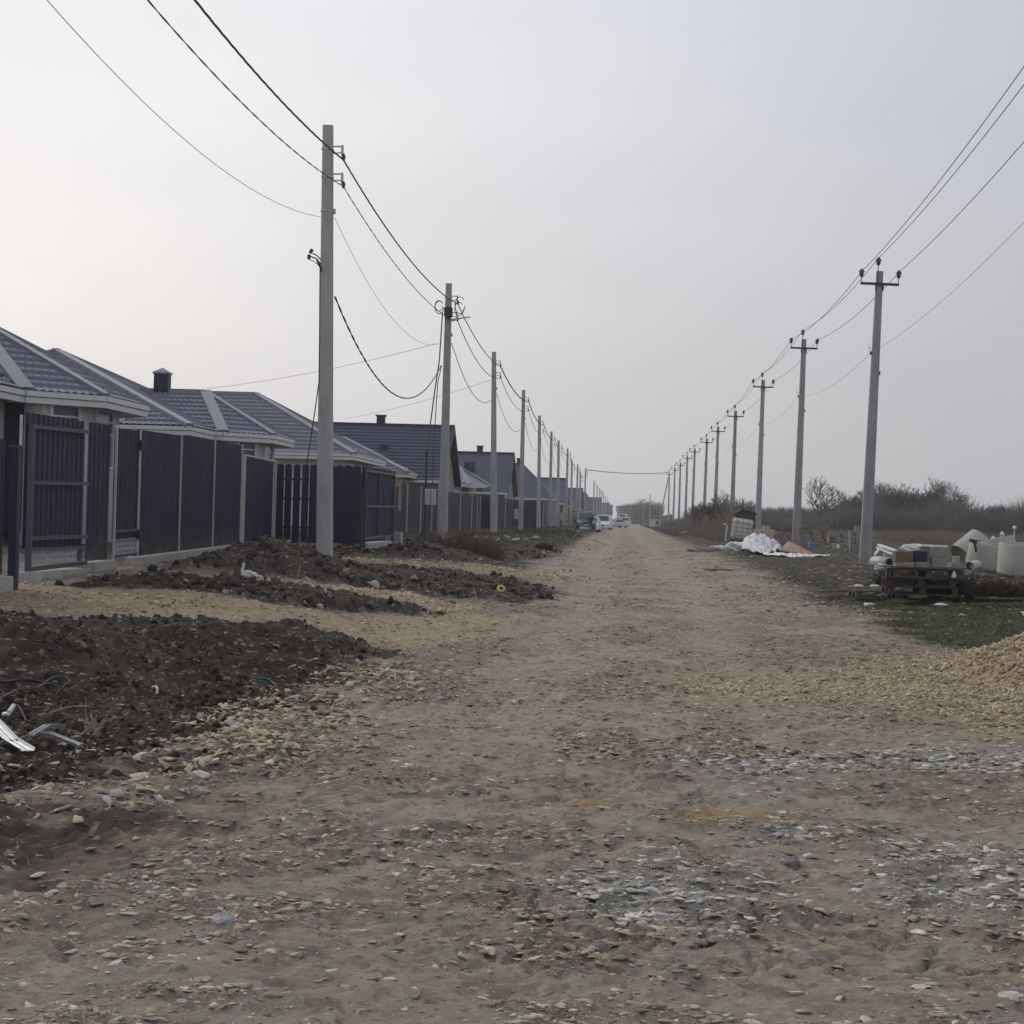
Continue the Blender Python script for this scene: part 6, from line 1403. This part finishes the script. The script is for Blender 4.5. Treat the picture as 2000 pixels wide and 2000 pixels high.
# ================================================================== CARS
CGL = mat('car_glass', (.03, .035, .045), .15, .1, 3, spec=.7)
LAMP = mat('headlamp', (.55, .57, .6), .2, .1, 3, spec=.7)
PLATE = mat('number_plate', (.6, .6, .58), .5, .05, 3)
def car(name, label, loc, rz, paint, kind='hatch'):
    r = thing(name, label, 'car', loc); r.rotation_euler = (0, 0, rz)
    H = {'hatch': 1.50, 'tall': 1.86, 'sedan': 1.45}[kind]; W_ = {'hatch': 1.68, 'tall': 1.78, 'sedan': 1.74}[kind]; Ln = {'hatch': 3.9, 'tall': 4.2, 'sedan': 4.5}[kind]
    wl = .92 if kind != 'tall' else 1.08   # waistline
    # side profile (y forward = -Y toward the camera), z
    if kind == 'sedan': body = [(-Ln / 2, .35), (-Ln / 2, .62), (-Ln / 2 + .15, .74), (-1.0, wl - .02), (1.45, wl), (Ln / 2 - .1, wl - .04), (Ln / 2, .7), (Ln / 2, .35)]; cab = [(-1.0, wl - .03), (-.35, H), (.75, H - .02), (1.5, wl - .02)]
    else: body = [(-Ln / 2, .32), (-Ln / 2, .66), (-Ln / 2 + .2, .80), (-1.05, wl), (Ln / 2 - .1, wl + .02), (Ln / 2, wl - .15), (Ln / 2, .32)]; cab = [(-1.1, wl - .02), (-.45, H), (Ln / 2 - .55, H - .03), (Ln / 2 - .12, wl)]
    def loft(prof, w0, w1, zt_, zb_, mat_, nm, inset=0, parent=r):
        mb = MB(); vs = []
        for s in (-1, 1):
            for (y, z) in prof:
                t = max(0, min(1, (z - zb_) / max(zt_ - zb_, .01))); vs.append((s * (w0 + (w1 - w0) * t) / 2, y, z))
        n = len(prof); mb.add(vs, [tuple(range(n))[::-1], tuple(range(n, 2 * n))] + [(i, (i + 1) % n, n + (i + 1) % n, n + i) for i in range(n)])
        o = mb.build(nm, mat_, parent, local=True); bv = o.modifiers.new('b', 'BEVEL'); bv.width = .07; bv.segments = 3; bv.limit_method = 'ANGLE'; return o
    bo = loft(body, W_, W_ * .97, wl, .32, paint, 'body'); loft(cab, W_ * .94, W_ * .78, H, wl, paint, 'cabin')
    # glass
    yf0, zf0 = cab[0]; yf1, zf1 = cab[1]; g = MB()
    def lerp(a, b, t): return a + (b - a) * t
    for t0, t1, wd0, wd1 in ((.12, .88, .40, .345),):
        P = [(-W_ * wd0, lerp(yf0, yf1, t0) - .035, lerp(zf0, zf1, t0)), (W_ * wd0, lerp(yf0, yf1, t0) - .035, lerp(zf0, zf1, t0)), (W_ * wd1, lerp(yf0, yf1, t1) - .035, lerp(zf0, zf1, t1)), (-W_ * wd1, lerp(yf0, yf1, t1) - .035, lerp(zf0, zf1, t1))]
        g.prism(P, (0, .03, 0))
    g.build('windscreen', CGL, r, local=True)
    for s in (-1, 1):
        g = MB(); y0_, y1_ = cab[0][0] + .35, cab[3][0] - .3; zt2 = H - .12; x0_ = W_ * .94 / 2 + .005; x1_ = W_ * .80 / 2 + .02
        g.prism([(s * x0_, y0_, wl + .04), (s * x0_, y1_, wl + .04), (s * x1_, y1_ - .3, zt2), (s * x1_, y0_ + .45, zt2)], (-s * .03, 0, 0)); w2 = g.build('side_window', CGL, r, local=True)
    for s in (-1, 1):
        mb = MB(); mb.box((s * W_ * .38, -Ln / 2 - .0, .68), (.34, .08, .15), Euler((0, s * -.15, 0)), .03); mb.build('headlight', LAMP, r, local=True)
        mb = MB(); mb.box((s * (W_ / 2 + .08), cab[0][0] + .4, wl + .08), (.16, .1, .12), None, .03); mb.build('mirror', paint, r, local=True)
    MB().box((0, -Ln / 2 - .01, .62), (W_ * .42, .06, .12), None, .02).build('grille', BLACK, r, local=True)
    mb = MB(); mb.box((0, -Ln / 2 + .02, .40), (W_ * .96, .14, .18), None, .04); bu = mb.build('bumper', paint, r, local=True)
    MB().box((0, -Ln / 2 - .06, .42), (.5, .02, .11)).build('number_plate', PLATE, bu, local=True)
    for s in (-1, 1):
        for y in (-Ln / 2 + .75, Ln / 2 - .75):
            M = Matrix.Rotation(math.pi / 2, 3, 'Y'); t = MB(); t.lathe([(.2, -.1), (.30, -.1), (.32, -.06), (.32, .06), (.30, .1), (.2, .1)], (s * (W_ / 2 - .12), y, .32), 20, M); w3 = t.build('wheel', BLACK, r, local=True)
            q = MB(); q.lathe([(0, -.07), (.2, -.09), (.2, .09), (0, .07)], (s * (W_ / 2 - .12), y, .32), 16, M); q.build('rim', GALV, w3, local=True)
    return r
def cpaint(n, c): return mat(n, c, .35, .05, 2, spec=.6)
def cpos(x, y, Y): p = at(x, y, Y); return (p.x, Y, float(g0(p.x, Y)) - .0)
def carp(x, y, Y): p = at(x, y, Y); return (p.x, Y, p.z)
car('parked_car', 'dark blue hatchback parked on the verge facing the camera', carp(1104.5, 999.5, 170), .06, cpaint('paint_blue', (.07, .09, .15)))
car('parked_car', 'white hatchback half hidden behind the dark clothed person', carp(1114, 1005.5, 179), -.08, cpaint('paint_white', (.66, .67, .65)))
car('parked_car', 'tall white crossover at the road edge, right of the person', carp(1139, 1001, 228), -.10, cpaint('paint_white_bright', (.74, .75, .76)), 'tall')
car('parked_car', 'pale sedan seen at an angle just right of the white crossover', carp(1161, 996, 300), -.9, cpaint('paint_silver', (.52, .54, .53)), 'sedan')
car('parked_car', 'second pale car close behind the angled sedan', carp(1170, 992, 330), -.7, cpaint('paint_pearl', (.60, .61, .60)), 'hatch')
car('parked_car', 'small distant white off-road car near the end of the road', carp(1175, 986, 420), -.25, cpaint('paint_white_far', (.68, .68, .68)), 'tall')

# ================================================================== PEOPLE
def person(label, loc, rz, top_m, leg_m, hair_m, pose):
    sk = [('pelvis', (0, 0, .95), .15, None), ('waist', (0, .0, 1.10), .14, 0), ('chest', (0, .0, 1.32), .175, 1), ('neckb', (0, 0, 1.47), .09, 2), ('neck', (0, -.01, 1.53), .058, 3), ('head0', (0, -.02, 1.62), .085, 4), ('head1', (0, -.015, 1.70), .09, 5), ('head2', (0, -.01, 1.76), .06, 6)]
    pts = [Vector(s[1]) for s in sk]; rad = [s[2] for s in sk]; ed = [(s[3], i) for i, s in enumerate(sk) if s[3] is not None]
    def chain(par, items):
        for p, r_ in items: pts.append(Vector(p)); rad.append(r_); ed.append((par, len(pts) - 1)); par = len(pts) - 1
        return par
    for s in (-1, 1):
        e = pose['arm'][0 if s < 0 else 1]
        w_ = chain(2, [((s * .19, 0, 1.42), .075), e[0] + (.055,) if False else (e[0], .055), (e[1], .038)])
        W_ = Vector(e[1]); d = (W_ - Vector(e[0])).normalized(); side = Vector((0, 1, 0)).cross(d).normalized()
        palm = chain(w_, [(W_ + d * .05, .034)])
        for k in range(4): chain(palm, [(W_ + d * .10 + Vector((0, (k - 1.5) * .022, 0)), .011), (W_ + d * (.16 - abs(k - 1.4) * .01) + Vector((0, (k - 1.5) * .024, 0)), .009)])
        chain(palm, [(W_ + d * .07 + Vector((0, -.05, 0)), .012), (W_ + d * .11 + Vector((0, -.06, 0)), .010)])
        k = pose['leg'][0 if s < 0 else 1]
        a_ = chain(0, [((s * .09, 0, .88), .11), (k[0], .07), (k[1], .048)])
        chain(a_, [(Vector(k[1]) + Vector((0, -.07, -.045)), .042), (Vector(k[1]) + Vector((0, -.17, -.06)), .034)])
    me = bpy.data.meshes.new('person'); me.from_pydata([tuple(p) for p in pts], ed, []); o = bpy.data.objects.new('person', me); C.objects.link(o)
    sm = o.modifiers.new('s', 'SKIN'); 
    for v, r_ in zip(me.skin_vertices[0].data, rad): v.radius = (r_, r_ * .82)
    me.skin_vertices[0].data[0].use_root = True
    sb = o.modifiers.new('d', 'SUBSURF'); sb.levels = 1; sb.render_levels = 1
    dg = bpy.context.evaluated_depsgraph_get(); em = bpy.data.meshes.new_from_object(o.evaluated_get(dg)); bpy.data.objects.remove(o)
    skin = mat('skin', (.42, .27, .20), .6, .08, 8)
    for m in (skin, top_m, leg_m, BLACK): em.materials.append(m)
    for f in em.polygons:
        c = f.center; hand = abs(c.x) > .17 and any((c - Vector(e[1])).length < .2 and (c - Vector(e[0])).length > (Vector(e[1]) - Vector(e[0])).length * .95 for e in pose['arm'])
        f.material_index = 3 if c.z < .09 else 2 if (c.z < .98 and abs(c.x) < .2 and not hand) else 0 if (c.z > 1.49 or hand) else 1
        f.use_smooth = True
    o = bpy.data.objects.new('person', em); C.objects.link(o); o.location = loc; o.rotation_euler = (0, 0, rz); tagp(o, label, 'person')
    # face and hair
    h = MB(); h.lathe([(.0, .115), (.06, .10), (.098, .04), (.10, -.02), (.085, -.05)], (0, .012, 1.71), 14); h.build('hair', hair_m, o, base=(0, 0, 0))
    n = MB(); n.add([(0, -.13, 1.655), (-.018, -.095, 1.64), (.018, -.095, 1.64), (0, -.095, 1.70)], [(0, 1, 2), (0, 3, 1), (0, 2, 3), (1, 3, 2)]); n.build('nose', skin, o, base=(0, 0, 0))
    e = MB(); [e.lathe([(0, -.008), (.010, 0), (0, .008)], (s * .032, -.098, 1.685), 8) for s in (-1, 1)]; e.build('eye', BLACK, o, base=(0, 0, 0))
    q = MB(); [q.box((s * .092, -.01, 1.67), (.018, .03, .05)) for s in (-1, 1)]; q.build('ear', skin, o, base=(0, 0, 0))
    q = MB(); q.box((0, -.096, 1.618), (.045, .012, .01)); q.build('mouth', mat('lips', (.30, .14, .12), .6, .05, 8), o, base=(0, 0, 0))
    return o
dark = mat('dark_jacket', (.022, .022, .028), .8, .2, 8); trs = mat('dark_trousers', (.05, .05, .055), .85, .2, 8); hr_ = mat('dark_hair', (.03, .025, .02), .8, .2, 8)
stand = {'arm': [((-.27, .02, 1.16), (-.24, -.12, .98)), ((.27, .02, 1.16), (.22, -.16, 1.02))], 'leg': [((-.11, -.02, .48), (-.12, .02, .09)), ((.11, -.02, .48), (.12, .0, .09))]}
walk = {'arm': [((-.26, .08, 1.17), (-.27, .02, .92)), ((.26, -.02, 1.17), (.27, -.14, .94))], 'leg': [((-.10, -.12, .50), (-.11, -.06, .10)), ((.10, .06, .49), (.11, .22, .12))]}
p = at(1113.5, 1006.5, 166); person('person in black jacket and dark trousers standing in front of the white hatchback', (p.x, 166, p.z), .4, dark, trs, hr_, stand)
p = at(1084, 999, 188); person('person in tan top and dark trousers at the left of the dark blue car', (p.x, 188, p.z), -.5, mat('tan_top', (.26, .18, .15), .85, .15, 8), dark, hr_, walk)
# ================================================================== HAZE
def haze():
    o = MB().box((0, 740, 5.5), (2800, 1640, 14)).build('haze', [], base=(0, 740, 5.5)); m = bpy.data.materials.new('haze'); m.use_nodes = True; n = m.node_tree.nodes; n.clear()
    ou = n.new('ShaderNodeOutputMaterial'); v = n.new('ShaderNodeVolumePrincipled'); v.inputs['Density'].default_value = .00045; v.inputs['Color'].default_value = (.93, .94, .98, 1); v.inputs['Anisotropy'].default_value = .35
    m.node_tree.links.new(v.outputs[0], ou.inputs['Volume']); o.data.materials.clear(); o.data.materials.append(m); o['kind'] = 'stuff'
haze()
